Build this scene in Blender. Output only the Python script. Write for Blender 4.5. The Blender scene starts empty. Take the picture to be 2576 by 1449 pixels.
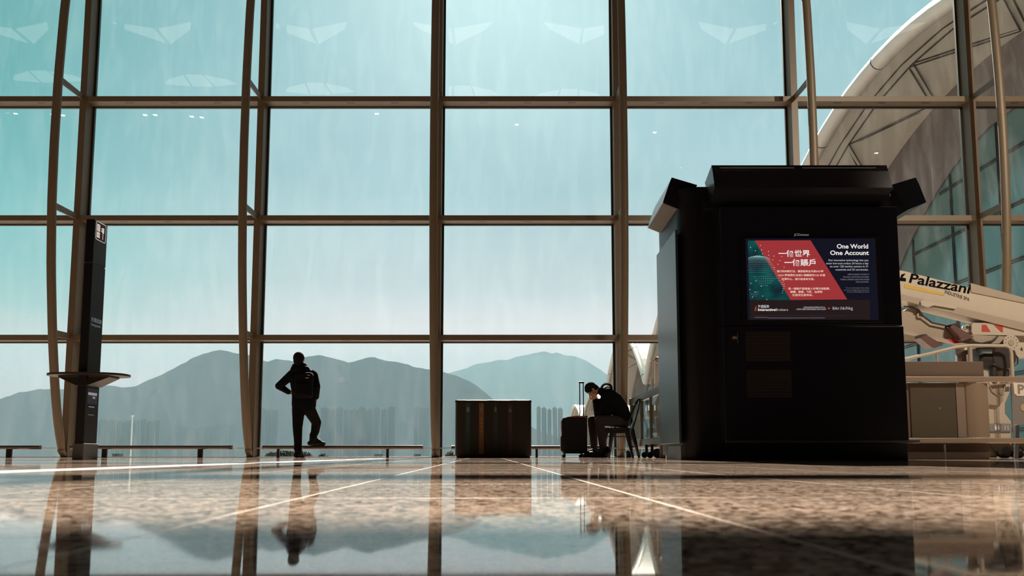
import bpy, bmesh, math, random
from mathutils import Vector, Matrix, noise
random.seed(7)
sc = bpy.context.scene
COL = sc.collection
PI = math.pi
# ------------------------------------------------------------------ camera
H0 = 0.06; FP = 1860.0; PITCH = math.radians(5.2); YC = 972.7
cam = bpy.data.cameras.new('camera'); cam.lens = FP/2576*36; cam.sensor_width = 36
cam.shift_y = (YC-724.5)/2576; cam.clip_start = 0.02; cam.clip_end = 40000
cam.dof.use_dof = True; cam.dof.focus_distance = 11.0; cam.dof.aperture_fstop = 8.5
cam_o = bpy.data.objects.new('camera', cam); COL.objects.link(cam_o)
cam_o.location = (0, 0, H0); cam_o.rotation_euler = (PI/2+PITCH, 0, 0)
sc.camera = cam_o
CP, SP = math.cos(PITCH), math.sin(PITCH)
def W(px, py, D):
    """the place seen at that point of the photograph, D metres ahead"""
    u = (px-1288)/FP; v = (YC-py)/FP
    t = D/(CP-v*SP)
    return Vector((u*t, D, H0+t*(SP+v*CP)))
def gx(px, D, py=1000): return W(px, py, D).x
def gz(py, D): return W(1288, py, D).z
# ------------------------------------------------------------------ view, world, sun
sc.view_settings.view_transform = 'Standard'; sc.view_settings.look = 'None'
sc.view_settings.exposure = 0; sc.view_settings.gamma = 1; sc.view_settings.use_curve_mapping = False
sc.cycles.use_denoising = True
sc.cycles.max_bounces = 8; sc.cycles.transparent_max_bounces = 12
sc.cycles.diffuse_bounces = 3; sc.cycles.glossy_bounces = 4
sc.cycles.caustics_reflective = False; sc.cycles.caustics_refractive = False
sc.cycles.sample_clamp_indirect = 6
SUN_EL = math.radians(38); SUN_AZ = math.radians(-1.5)
sdir = Vector((math.sin(SUN_AZ)*math.cos(SUN_EL), math.cos(SUN_AZ)*math.cos(SUN_EL), math.sin(SUN_EL)))
def world():
    w = bpy.data.worlds.new('world'); sc.world = w; w.use_nodes = True
    nt = w.node_tree; nt.nodes.clear(); N = nt.nodes.new; L = nt.links.new
    out = N('ShaderNodeOutputWorld'); bg = N('ShaderNodeBackground'); tc = N('ShaderNodeTexCoord')
    sep = N('ShaderNodeSeparateXYZ'); L(tc.outputs['Generated'], sep.inputs[0])
    def ramp(stops):
        r = N('ShaderNodeValToRGB'); e = r.color_ramp.elements
        while len(e) < len(stops): e.new(0.5)
        for k, (p, c) in enumerate(stops): e[k].position = p; e[k].color = (*c, 1)
        return r
    far = ramp([(0.0, (1.3, .96, .92)), (.09, (1.2, .94, .90)), (.13, (.80, .85, .81)), (.17, (.40, .72, .69)), (.22, (.25, .62, .61)), (.34, (.175, .525, .535)), (.55, (.18, .465, .475)), (1, (.25, .5, .55))])
    near = ramp([(0.0, (1.45, 1.12, 1.08)), (.09, (1.4, 1.10, 1.08)), (.14, (1.25, 1.07, 1.07)), (.22, (.70, .81, .84)), (.34, (.46, .69, .74)), (.55, (.38, .65, .70)), (1, (.4, .6, .65))])
    L(sep.outputs['Z'], far.inputs[0]); L(sep.outputs['Z'], near.inputs[0])
    dot = N('ShaderNodeVectorMath'); dot.operation = 'DOT_PRODUCT'
    L(tc.outputs['Generated'], dot.inputs[0]); dot.inputs[1].default_value = sdir
    # broad pale zone round the sun's side of the sky
    flat = N('ShaderNodeVectorMath'); flat.operation = 'DOT_PRODUCT'
    L(tc.outputs['Generated'], flat.inputs[0]); flat.inputs[1].default_value = Vector((0.10, .93, .35)).normalized()
    m1 = N('ShaderNodeMapRange'); m1.interpolation_type = 'SMOOTHSTEP'
    m1.inputs['From Min'].default_value = .74; m1.inputs['From Max'].default_value = .97
    L(flat.outputs['Value'], m1.inputs['Value'])
    mix = N('ShaderNodeMix'); mix.data_type = 'RGBA'
    L(m1.outputs[0], mix.inputs['Factor']); L(far.outputs[0], mix.inputs['A']); L(near.outputs[0], mix.inputs['B'])
    # aureole
    m2 = N('ShaderNodeMapRange'); m2.inputs['From Min'].default_value = .93; m2.inputs['From Max'].default_value = 1
    L(dot.outputs['Value'], m2.inputs['Value'])
    pw = N('ShaderNodeMath'); pw.operation = 'POWER'; pw.inputs[1].default_value = 2.4; L(m2.outputs[0], pw.inputs[0])
    au = N('ShaderNodeMix'); au.data_type = 'RGBA'; au.blend_type = 'ADD'
    L(pw.outputs[0], au.inputs['Factor']); L(mix.outputs['Result'], au.inputs['A']); au.inputs['B'].default_value = (.38, .38, .36, 1)
    # faint streaky cloud
    nz = N('ShaderNodeTexNoise'); nz.inputs['Scale'].default_value = 3.0; nz.inputs['Detail'].default_value = 4
    mp = N('ShaderNodeMapping'); mp.inputs['Scale'].default_value = (1, 1, 3); L(tc.outputs['Generated'], mp.inputs[0]); L(mp.outputs[0], nz.inputs['Vector'])
    m3 = N('ShaderNodeMapRange'); m3.inputs['From Min'].default_value = .3; m3.inputs['From Max'].default_value = .7
    m3.inputs['To Min'].default_value = .96; m3.inputs['To Max'].default_value = 1.06; L(nz.outputs['Fac'], m3.inputs['Value'])
    L(au.outputs['Result'], bg.inputs['Color']); L(m3.outputs[0], bg.inputs['Strength'])
    L(bg.outputs[0], out.inputs['Surface'])
world()
sl = bpy.data.lights.new('sun', 'SUN'); sl.energy = 21; sl.angle = math.radians(.6); sl.color = (1, .86, .72)
so = bpy.data.objects.new('sun', sl); COL.objects.link(so); so.rotation_euler = (-sdir).to_track_quat('-Z', 'Y').to_euler(); so.location = (0, 60, 50)
def lamp_spot(loc, target, power, size_deg, color=(1, .86, .68)):
    l = bpy.data.lights.new('spot_light', 'SPOT'); l.energy = power; l.spot_size = math.radians(size_deg); l.spot_blend = .8; l.color = color; l.shadow_soft_size = .05
    o = bpy.data.objects.new('spot_light', l); COL.objects.link(o); o.location = loc
    o.rotation_euler = (Vector(target)-Vector(loc)).to_track_quat('-Z', 'Y').to_euler()
# added ceiling spotlights, out of view, brightening the service corner at the right
lamp_spot((8.3, 1.5, 10.0), (8.0, 12.0, 1.2), 3200, 62)
lamp_spot((9.5, 1.5, 10.0), (8.5, 13.3, 5.0), 5200, 62)
# ------------------------------------------------------------------ materials
MATS = {}
def mat(name, c, rough=.5, metal=0, em=None, es=1, var=.06, vscale=8, bump=0, bscale=60, spec=.5, coat=0):
    if name in MATS: return MATS[name]
    m = bpy.data.materials.new(name); m.use_nodes = True; nt = m.node_tree; b = nt.nodes['Principled BSDF']
    N = nt.nodes.new; L = nt.links.new
    b.inputs['Roughness'].default_value = rough; b.inputs['Metallic'].default_value = metal
    b.inputs['Specular IOR Level'].default_value = spec; b.inputs['Coat Weight'].default_value = coat
    tc = N('ShaderNodeTexCoord'); nz = N('ShaderNodeTexNoise'); nz.inputs['Scale'].default_value = vscale; nz.inputs['Detail'].default_value = 3
    L(tc.outputs['Object'], nz.inputs['Vector'])
    mx = N('ShaderNodeMix'); mx.data_type = 'RGBA'
    mx.inputs['A'].default_value = (*[x*(1-var) for x in c], 1); mx.inputs['B'].default_value = (*[min(1, x*(1+var)) for x in c], 1)
    L(nz.outputs['Fac'], mx.inputs['Factor']); L(mx.outputs['Result'], b.inputs['Base Color'])
    if bump:
        n2 = N('ShaderNodeTexNoise'); n2.inputs['Scale'].default_value = bscale; L(tc.outputs['Object'], n2.inputs['Vector'])
        bp = N('ShaderNodeBump'); bp.inputs['Strength'].default_value = bump; bp.inputs['Distance'].default_value = .01
        L(n2.outputs['Fac'], bp.inputs['Height']); L(bp.outputs[0], b.inputs['Normal'])
    if em is not None:
        b.inputs['Emission Color'].default_value = (*em, 1); b.inputs['Emission Strength'].default_value = es
    MATS[name] = m; return m
def glass_mat(name, tint=(.98, .992, .987), dirt=.02, ior=1.5, rough=0.0):
    m = bpy.data.materials.new(name); m.use_nodes = True; nt = m.node_tree; nt.nodes.clear(); N = nt.nodes.new; L = nt.links.new
    out = N('ShaderNodeOutputMaterial'); tr = N('ShaderNodeBsdfTransparent'); tr.inputs[0].default_value = (*tint, 1)
    gl = N('ShaderNodeBsdfGlossy'); gl.inputs['Roughness'].default_value = rough
    fr = N('ShaderNodeFresnel'); ge = N('ShaderNodeNewGeometry'); io = N('ShaderNodeMapRange'); io.inputs['To Min'].default_value = ior; io.inputs['To Max'].default_value = 1/ior
    L(ge.outputs['Backfacing'], io.inputs['Value']); L(io.outputs[0], fr.inputs['IOR'])
    mx = N('ShaderNodeMixShader'); L(fr.outputs[0], mx.inputs[0]); L(tr.outputs[0], mx.inputs[1]); L(gl.outputs[0], mx.inputs[2])
    last = mx.outputs[0]
    if dirt:
        tc = N('ShaderNodeTexCoord'); mp = N('ShaderNodeMapping'); mp.inputs['Scale'].default_value = (3.2, 3.2, .7)
        L(tc.outputs['Object'], mp.inputs[0])
        nz = N('ShaderNodeTexNoise'); nz.inputs['Scale'].default_value = 1.2; nz.inputs['Detail'].default_value = 7; nz.inputs['Roughness'].default_value = .65
        nz.inputs['Distortion'].default_value = .5
        L(mp.outputs[0], nz.inputs['Vector'])
        mr = N('ShaderNodeMapRange'); mr.inputs['From Min'].default_value = .45; mr.inputs['From Max'].default_value = .8; mr.inputs['To Max'].default_value = dirt
        L(nz.outputs['Fac'], mr.inputs['Value'])
        tl = N('ShaderNodeBsdfTranslucent'); tl.inputs[0].default_value = (.9, .9, .88, 1)
        m2 = N('ShaderNodeMixShader'); L(mr.outputs[0], m2.inputs[0]); L(last, m2.inputs[1]); L(tl.outputs[0], m2.inputs[2]); last = m2.outputs[0]
    L(last, out.inputs[0]); MATS[name] = m; return m
def floor_mat():
    m = bpy.data.materials.new('polished granite tiles'); m.use_nodes = True; nt = m.node_tree; b = nt.nodes['Principled BSDF']; N = nt.nodes.new; L = nt.links.new
    tc = N('ShaderNodeTexCoord'); sep = N('ShaderNodeSeparateXYZ'); L(tc.outputs['Object'], sep.inputs[0])
    def M(op, a, bb=None):
        n = N('ShaderNodeMath'); n.operation = op
        for i, x in enumerate((a, bb)):
            if x is None: continue
            if isinstance(x, (int, float)): n.inputs[i].default_value = x
            else: L(x, n.inputs[i])
        return n.outputs[0]
    T = .47
    rx = M('ADD', sep.outputs['X'], M('MULTIPLY', sep.outputs['Y'], .034)); ry = M('SUBTRACT', sep.outputs['Y'], M('MULTIPLY', sep.outputs['X'], .034))
    def joint(axis, off, w):
        t = M('FRACT', M('DIVIDE', M('SUBTRACT', axis, off-w/2-T*200), T))
        return M('LESS_THAN', t, w/T)
    j = M('MAXIMUM', joint(rx, .215, .0015), joint(ry, 1.02, .0017))
    # granite speckle
    v = N('ShaderNodeTexVoronoi'); v.inputs['Scale'].default_value = 130; L(tc.outputs['Object'], v.inputs['Vector'])
    n1 = N('ShaderNodeTexNoise'); n1.inputs['Scale'].default_value = 16; n1.inputs['Detail'].default_value = 6; n1.inputs['Roughness'].default_value = .7; L(tc.outputs['Object'], n1.inputs['Vector'])
    vs = N('ShaderNodeSeparateColor'); L(v.outputs['Color'], vs.inputs[0])
    f = M('ADD', M('MULTIPLY', vs.outputs[0], .5), M('MULTIPLY', n1.outputs['Fac'], .5))
    r = N('ShaderNodeValToRGB'); e = r.color_ramp.elements
    for k, (p, c) in enumerate([(.25, (.04, .03, .022)), (.38, (.22, .15, .11)), (.50, (.42, .31, .24)), (.72, (.72, .58, .48))]):
        if k > 1: e.new(.5)
        e[k].position = p; e[k].color = (*c, 1)
    L(f, r.inputs[0])
    mx = N('ShaderNodeMix'); mx.data_type = 'RGBA'; L(j, mx.inputs['Factor']); L(r.outputs[0], mx.inputs['A']); mx.inputs['B'].default_value = (.80, .68, .58, 1)
    L(mx.outputs['Result'], b.inputs['Base Color'])
    # polish, with faint scuffs
    n3 = N('ShaderNodeTexNoise'); n3.inputs['Scale'].default_value = 5; n3.inputs['Detail'].default_value = 5; L(tc.outputs['Object'], n3.inputs['Vector'])
    mr = N('ShaderNodeMapRange'); mr.inputs['From Min'].default_value = .35; mr.inputs['From Max'].default_value = .75; mr.inputs['To Min'].default_value = .025; mr.inputs['To Max'].default_value = .06
    L(n3.outputs['Fac'], mr.inputs['Value'])
    L(M('MAXIMUM', mr.outputs[0], M('MULTIPLY', j, .5)), b.inputs['Roughness'])
    b.inputs['IOR'].default_value = 1.58
    n4 = N('ShaderNodeTexNoise'); n4.inputs['Scale'].default_value = 1.6; n4.inputs['Detail'].default_value = 2; L(tc.outputs['Object'], n4.inputs['Vector'])
    bp = N('ShaderNodeBump'); bp.inputs['Strength'].default_value = .12; bp.inputs['Distance'].default_value = .004; L(n4.outputs['Fac'], bp.inputs['Height'])
    L(bp.outputs[0], b.inputs['Normal'])
    return m
# ------------------------------------------------------------------ mesh builder
class MB:
    def __init__(s): s.v = []; s.f = []; s.sm = []
    def add(s, vs, fs, smooth=False):
        o = len(s.v); s.v += [tuple(x) for x in vs]; s.f += [tuple(o+i for i in q) for q in fs]; s.sm += [smooth]*len(fs); return s
    def box(s, x0, x1, y0, y1, z0, z1, rz=0, ctr=None):
        vs = [Vector((x, y, z)) for z in (z0, z1) for y in (y0, y1) for x in (x0, x1)]
        if rz:
            c = Vector(ctr) if ctr else Vector(((x0+x1)/2, (y0+y1)/2, 0)); R = Matrix.Rotation(rz, 3, 'Z'); vs = [R@(p-c)+c for p in vs]
        return s.add(vs, [(0, 2, 3, 1), (4, 5, 7, 6), (0, 1, 5, 4), (2, 6, 7, 3), (0, 4, 6, 2), (1, 3, 7, 5)])
    def bbox(s, x0, x1, y0, y1, z0, z1, b=.01, seg=2):
        bm = bmesh.new(); bmesh.ops.create_cube(bm, size=1)
        for q in bm.verts: q.co = Vector(((x0+x1)/2+q.co.x*(x1-x0), (y0+y1)/2+q.co.y*(y1-y0), (z0+z1)/2+q.co.z*(z1-z0)))
        bmesh.ops.bevel(bm, geom=bm.edges[:], offset=b, segments=seg, affect='EDGES', profile=.5)
        bm.verts.index_update(); s.add([q.co for q in bm.verts], [[q.index for q in f.verts] for f in bm.faces]); bm.free(); return s
    def prism(s, pts, vec, smooth=False):
        n = len(pts); vec = Vector(vec); P = [Vector(p) for p in pts]
        s.add(P+[p+vec for p in P], [tuple(range(n))[::-1], tuple(range(n, 2*n))])
        return s.add(P+[p+vec for p in P], [(i, (i+1) % n, n+(i+1) % n, n+i) for i in range(n)], smooth)
    def bar(s, a, b, w, h, up=(0, 0, 1)):
        a, b = Vector(a), Vector(b); d = (b-a).normalized(); r = d.cross(Vector(up))
        if r.length < 1e-4: r = d.cross(Vector((0, 1, 0)))
        r.normalize(); u = r.cross(d).normalized()
        return s.prism([a+r*w/2+u*h/2, a-r*w/2+u*h/2, a-r*w/2-u*h/2, a+r*w/2-u*h/2], b-a)
    def tube(s, pts, r, n=12, cap=True, smooth=True):
        P = [Vector(p) for p in pts]; R = r if isinstance(r, (list, tuple)) else [r]*len(P); vs = []; fs = []; ref = None
        for i, p in enumerate(P):
            d = (P[min(i+1, len(P)-1)]-P[max(i-1, 0)]).normalized()
            if ref is None: ref = d.orthogonal().normalized()
            ref = (ref-d*ref.dot(d)).normalized(); bb = d.cross(ref)
            vs += [p+(ref*math.cos(2*PI*k/n)+bb*math.sin(2*PI*k/n))*R[i] for k in range(n)]
        for i in range(len(P)-1):
            fs += [(i*n+k, i*n+(k+1) % n, (i+1)*n+(k+1) % n, (i+1)*n+k) for k in range(n)]
        s.add(vs, fs, smooth)
        if cap: s.add(vs[:n], [tuple(range(n))[::-1]]); s.add(vs[-n:], [tuple(range(n))])
        return s
    def lathe(s, c, prof, n=24, axis='Z', smooth=True):
        c = Vector(c); vs = []; ax = {'Z': lambda r, a, h: (r*math.cos(a), r*math.sin(a), h), 'Y': lambda r, a, h: (r*math.cos(a), h, r*math.sin(a)), 'X': lambda r, a, h: (h, r*math.cos(a), r*math.sin(a))}[axis]
        for r, h in prof: vs += [c+Vector(ax(r, 2*PI*k/n, h)) for k in range(n)]
        fs = [(i*n+k, i*n+(k+1) % n, (i+1)*n+(k+1) % n, (i+1)*n+k) for i in range(len(prof)-1) for k in range(n)]
        s.add(vs, fs, smooth); s.add(vs[:n], [tuple(range(n))[::-1]]); s.add(vs[-n:], [tuple(range(n))]); return s
    def ball(s, c, r, sx=1, sy=1, sz=1, n=16, m=10, R=None):
        c = Vector(c); vs = []
        for i in range(m+1):
            th = PI*i/m
            for k in range(n):
                p = Vector((math.sin(th)*math.cos(2*PI*k/n)*sx, math.sin(th)*math.sin(2*PI*k/n)*sy, math.cos(th)*sz))*r
                vs.append(c+(R@p if R else p))
        return s.add(vs, [(i*n+k, (i+1)*n+k, (i+1)*n+(k+1) % n, i*n+(k+1) % n) for i in range(m) for k in range(n)], True)
    def capsule(s, a, ra, b, rb, n=14, m=5):
        """a limb piece: round ended and tapering"""
        a, b = Vector(a), Vector(b); d = b-a; L = d.length
        if L < 1e-6: return s.ball(a, ra)
        d /= L; ref = d.orthogonal().normalized(); bb = d.cross(ref); rings = []
        for i in range(m+1):
            t = PI/2*(1-i/m); rings.append((a-d*ra*math.sin(t), max(ra*math.cos(t), 1e-4)))
        for i in range(m+1):
            t = PI/2*i/m; rings.append((b+d*rb*math.sin(t), max(rb*math.cos(t), 1e-4)))
        vs = [c+(ref*math.cos(2*PI*k/n)+bb*math.sin(2*PI*k/n))*r for c, r in rings for k in range(n)]
        fs = [(i*n+k, i*n+(k+1) % n, (i+1)*n+(k+1) % n, (i+1)*n+k) for i in range(len(rings)-1) for k in range(n)]
        s.add(vs, fs, True); s.add(vs[:n], [tuple(range(n))[::-1]]); s.add(vs[-n:], [tuple(range(n))]); return s
    def chain(s, pts):
        for (a, ra), (b, rb) in zip(pts, pts[1:]): s.capsule(a, ra, b, rb)
        return s
    def build(s, name, m, parent=None, kind=None, label=None, cat=None, group=None):
        me = bpy.data.meshes.new(name); me.from_pydata(s.v, [], s.f); me.update()
        me.polygons.foreach_set('use_smooth', s.sm)
        me.materials.append(m)
        o = bpy.data.objects.new(name, me); COL.objects.link(o)
        if parent is not None: o.parent = parent; o.matrix_parent_inverse = Matrix.Translation(parent.location).inverted() if True else Matrix()
        if kind: o['kind'] = kind
        if label: o['label'] = label
        if cat: o['category'] = cat
        if group: o['group'] = group
        bm = bmesh.new(); bm.from_mesh(me); bmesh.ops.recalc_face_normals(bm, faces=bm.faces[:]); bm.to_mesh(me); bm.free()
        return o
def fuse(o, voxel=.008, smooth=6):
    """melt the overlapping pieces of a figure into one skin"""
    md = o.modifiers.new('r', 'REMESH'); md.mode = 'VOXEL'; md.voxel_size = voxel; md.use_smooth_shade = True
    if smooth: ms = o.modifiers.new('s', 'SMOOTH'); ms.iterations = smooth; ms.factor = .5
    bpy.context.view_layer.update()
    dg = bpy.context.evaluated_depsgraph_get(); me = bpy.data.meshes.new_from_object(o.evaluated_get(dg))
    old = o.data; o.modifiers.clear(); o.data = me
    if not me.materials: me.materials.append(old.materials[0])
    bpy.data.meshes.remove(old); return o
def thing(name, label, cat, loc, group=None):
    o = bpy.data.objects.new(name, None); COL.objects.link(o); o.location = loc; o.empty_display_size = .1
    o['label'] = label; o['category'] = cat
    if group: o['group'] = group
    return o
def text(s, name, m, parent, loc, size, normal='front', align='LEFT', bold=0, ext=.0006, xs=1, spacing=1, line=1, R=None):
    cu = bpy.data.curves.new(name, 'FONT'); cu.body = s; cu.size = size; cu.align_x = align; cu.offset = bold*size; cu.extrude = ext; cu.space_character = spacing; cu.space_line = line
    cu.resolution_u = 3
    t = bpy.data.objects.new(name, cu); COL.objects.link(t)
    bpy.context.view_layer.update(); dg = bpy.context.evaluated_depsgraph_get()
    me = bpy.data.meshes.new_from_object(t.evaluated_get(dg)); bpy.data.objects.remove(t); bpy.data.curves.remove(cu)
    if R is None: R = Matrix.Rotation(PI/2, 4, 'X') if normal == 'front' else Matrix.Rotation(PI/2, 4, 'Z')@Matrix.Rotation(PI/2, 4, 'X')
    me.transform(Matrix.Translation(Vector(loc))@R@Matrix.Diagonal((xs, 1, 1, 1)))
    me.materials.clear(); me.materials.append(m)
    o = bpy.data.objects.new(name, me); COL.objects.link(o)
    if parent is not None: o.parent = parent; o.matrix_parent_inverse = Matrix.Translation(parent.location).inverted()
    return o
# child objects are built in world coordinates; nested parents (parts) sit at the origin, only Empties carry a location
# palette
PAINT = mat('beige steel paint', (.105, .075, .045), .5, var=.08)
GASKET = mat('black rubber gasket', (.012, .012, .012), .5)
GLASS = glass_mat('clear facade glass', dirt=.010)
BLACK = mat('black satin metal', (.005, .005, .007), .4, spec=.2)
BLACKG = mat('black gloss panel', (.007, .007, .011), .22, spec=.25)
DKMETAL = mat('dark grey metal', (.05, .05, .055), .4, .3)
STEEL = mat('brushed stainless steel', (.62, .56, .50), .28, .9, vscale=3)
# ------------------------------------------------------------------ the hall
GY = 13.55
XW = 18.35
flo = MB().box(-XW, XW, -26, 13.75, -.3, 0).build('floor', floor_mat(), kind='structure')
strip = MB().box(-1.82, -1.60, 1.2, 9.5, 0, .0006).build('trim_0', mat('pale sun streak strip', (.86, .83, .78), .3, .0), kind='structure')  # pale strip added; the bright sun streak is put into its colour
WALLM = mat('warm grey wall panel', (.14, .11, .09), .7)
MB().box(-XW-.2, -XW, -26, 13.75, 0, 10.5).build('wall_left', WALLM, kind='structure')
MB().box(XW, XW+.2, -26, 13.75, 0, 10.5).build('wall_right', WALLM, kind='structure')
MB().box(-XW, XW, -26.2, -26, 0, 10.5).build('wall_back', WALLM, kind='structure')
ZC = 10.3
MB().box(-XW, XW, -26, 13.8, ZC, ZC+.3).build('ceiling', mat('dark grey ceiling', (.10, .095, .09), .8), kind='structure')
MX = [-1.37+3.33*k for k in range(-5, 7)]
MX = [x for x in MX if abs(x) < XW]
TZ = [2.17, 4.40, 6.69, 8.99]
n = 0
def trim(mb, m=PAINT):
    global n; n += 1
    return mb.build('trim_%d' % n, m, kind='structure')
for x in MX: trim(MB().box(x-.06, x+.06, 13.30, 13.53, 0, ZC))
for z in TZ:
    for a, b in zip([-XW]+MX, MX+[XW]):
        t = trim(MB().box(a+.06, b-.06, 13.31, 13.53, z-.05, z+.05))
        sb = MB()
        for q in (.25, .5, .75): sb.box(a+(b-a)*q-.07, a+(b-a)*q+.07, 13.36, 13.39, z-.052, z-.049)
        sb.build('drain_slot', GASKET, t)
trim(MB().box(-XW, XW, 13.31, 13.53, 10.1, ZC))
trim(MB().box(-XW, XW, 13.42, 13.53, 0, .010), mat('pale aluminium sill', (.6, .58, .55), .35, .5))
trim(MB().box(-XW, XW, 13.45, 13.50, .155, .175), mat('pale aluminium sill', (.6, .58, .55), .35, .5))
k = 0
rows = [0]+TZ+[10.15]
for a, b in zip([-XW]+MX, MX+[XW]):
    for z0, z1 in zip(rows, rows[1:]):
        k += 1
        wd = MB().box(a+.03, b-.03, GY, GY+.012, (z0+.02 if z0 else .004), z1-.02).build('window_%d' % k, GLASS, kind='structure')
        g = MB(); x0, x1, zz0, zz1 = a+.06, b-.06, (z0+.05 if z0 else .0), z1-.05
        g.box(x0, x0+.035, 13.53, 13.58, zz0, zz1).box(x1-.035, x1, 13.53, 13.58, zz0, zz1).box(x0+.035, x1-.035, 13.53, 13.58, zz1-.02, zz1).box(x0+.035, x1-.035, 13.53, 13.58, zz0, zz0+(.02 if z0 else .012))
        g.build('gasket', GASKET, wd)
# bowed truss poles
def bow(z):
    pts = [(0.12, .06), (.6, .22), (1.2, .36), (2.17, .52), (3.3, .66), (4.4, .74), (5.5, .77), (6.69, .76), (8, .70), (9.0, .6), (10.3, .42)]
    for (a, b), (c, d) in zip(pts, pts[1:]):
        if a <= z <= c: return b+(d-b)*(z-a)/(c-a)
    return pts[-1][1] if z > 1 else .06
for x in MX:
    zs = [.12, .2, .35]+[.6+.35*i for i in range(28)]
    zs = [z for z in zs if z < 10.2]+[10.3]
    r = [.05, .062, .07]+[.072]*(len(zs)-3)
    P = [Vector((x, 13.30-bow(z), z)) for z in zs]
    for i in range(1, len(P)-1): P[i].y = 13.30-(bow(zs[i]-.18)+bow(zs[i])*2+bow(zs[i]+.18))/4
    t = trim(MB().tube(P, r, 16))
    for z in TZ:
        y = 13.30-bow(z)
        MB().prism([(x-.012, y+.05, z+.06), (x-.012, y+.05, z-.06), (x-.012, 13.31, z-.03), (x-.012, 13.31, z+.07)], (.024, 0, 0)).build('strut', PAINT, t)
    MB().capsule((x, 13.22, .12), .062, (x, 13.29, .05), .055).build('foot', PAINT, t)
# skylights in the ceiling (their reflections hang in the panes) and the recessed lamps
def ceil_at(px, py):
    v = (YC-py)/FP; el = (SP+v*CP)/(CP-v*SP); D = (ZC-.02-H0)/el
    return W(px, py, D).x, 2*GY-D
SKY = mat('lit skylight panel', (.8, .8, .8), .5, em=(1, .97, .92), es=.95)
SKYF = mat('skylight frame', (.3, .29, .28), .5)
for i, cx in enumerate([45, 400, 785, 1140, 1465, 1845, 2210]):
    X, Y = ceil_at(cx, 80)
    o = thing('skylight', ['chevron skylight reflected in the far left pane, leftmost of the chevrons', 'chevron skylight reflected above the black charging post', 'chevron skylight reflected in the pane left of the central post', 'chevron skylight reflected across the central post, beside the sun glow', 'chevron skylight reflected just left of the post over the seated person', 'chevron skylight reflected high above the dark kiosk', 'chevron skylight reflected by the curved roof edge outside'][i], 'skylight', (X, Y, ZC), 'chevron skylights')
    z = ZC-.012
    MB().prism([(X-.95, Y+.40, z), (X-.03, Y+.12, z), (X-.03, Y-.55, z), (X-.80, Y+.1, z)], (0, 0, .01)).build('light_panel', SKY, o)
    MB().prism([(X+.95, Y+.40, z), (X+.03, Y+.12, z), (X+.03, Y-.55, z), (X+.80, Y+.1, z)], (0, 0, .01)).build('light_panel', SKY, o)
    MB().box(X-.03, X+.03, Y-.6, Y+.2, ZC-.05, ZC-.002).build('frame', SKYF, o)
for i, (cx, cy) in enumerate([(115, 195), (500, 205), (800, 225), (1165, 232), (1430, 240)]):
    X, Y = ceil_at(cx, cy)
    o = thing('skylight', ['fan skylight reflected behind the leftmost truss pole', 'fan skylight reflected over the charging post, largest of the fans', 'fan skylight reflected left of the central post', 'fan skylight reflected right of the central post', 'fan skylight reflected left of the post over the seated person'][i], 'skylight', (X, Y, ZC), 'fan skylights')
    z = ZC-.012
    for a, b in ((-1.0, -.35), (-.28, .28), (.35, 1.0)):
        MB().prism([(X+a, Y-.35+.2*abs(a), z), (X+b, Y-.35+.2*abs(b), z), (X+b*.8, Y+.45-.35*abs(b), z), (X+a*.8, Y+.45-.35*abs(a), z)], (0, 0, .01)).build('light_panel', SKY, o)
    MB().box(X-1.05, X+1.05, Y-.42, Y-.37, ZC-.05, ZC-.002).build('frame', SKYF, o)
LAMP = mat('lit lamp glass', (1, 1, 1), .3, em=(1, .96, .9), es=26)
lamps = [(15, 282), (38, 284), (133, 287), (158, 289), (365, 288), (390, 288), (482, 292), (507, 294), (948, 285), (1300, 312), (1647, 332), (1712, 421), (2205, 384)]
lab = ['leftmost of the lamps reflected in the panes, at the frame edge', 'second reflected lamp from the left frame edge', 'reflected lamp behind the leftmost truss pole', 'reflected lamp right of the leftmost truss pole', 'left lamp of the pair above the charging post', 'right lamp of the pair above the charging post', 'left lamp of the pair beside the second truss pole', 'right lamp of the pair beside the second truss pole', 'single lamp reflected left of the central post', 'single lamp reflected midway right of the central post', 'single lamp reflected up and left of the kiosk', 'dim lamp reflected just above the left wing of the kiosk roof', 'dim lamp reflected above the kiosk roof before the white canopy']
for (cx, cy), l in zip(lamps, lab):
    X, Y = ceil_at(cx, cy); s = .055 if cy < 400 else .02
    o = thing('ceiling_lamp', 'recessed white '+l, 'lamp', (X, Y, ZC), 'recessed ceiling lamps')
    MB().lathe((X, Y, ZC-.03), [(s*1.3, 0), (s*1.35, .03)], 16).build('trim_ring', SKYF, o)
    MB().prism([(X-s, Y-s*.7, ZC-.036), (X-s*.1, Y-s*.7, ZC-.036), (X-s*.1, Y+s*.7, ZC-.036), (X-s, Y+s*.7, ZC-.036)], (0, 0, .004)).prism([(X+s*.15, Y-s*.7, ZC-.036), (X+s, Y-s*.7, ZC-.036), (X+s, Y+s*.7, ZC-.036), (X+s*.15, Y+s*.7, ZC-.036)], (0, 0, .004)).build('bulb', LAMP, o)
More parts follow.
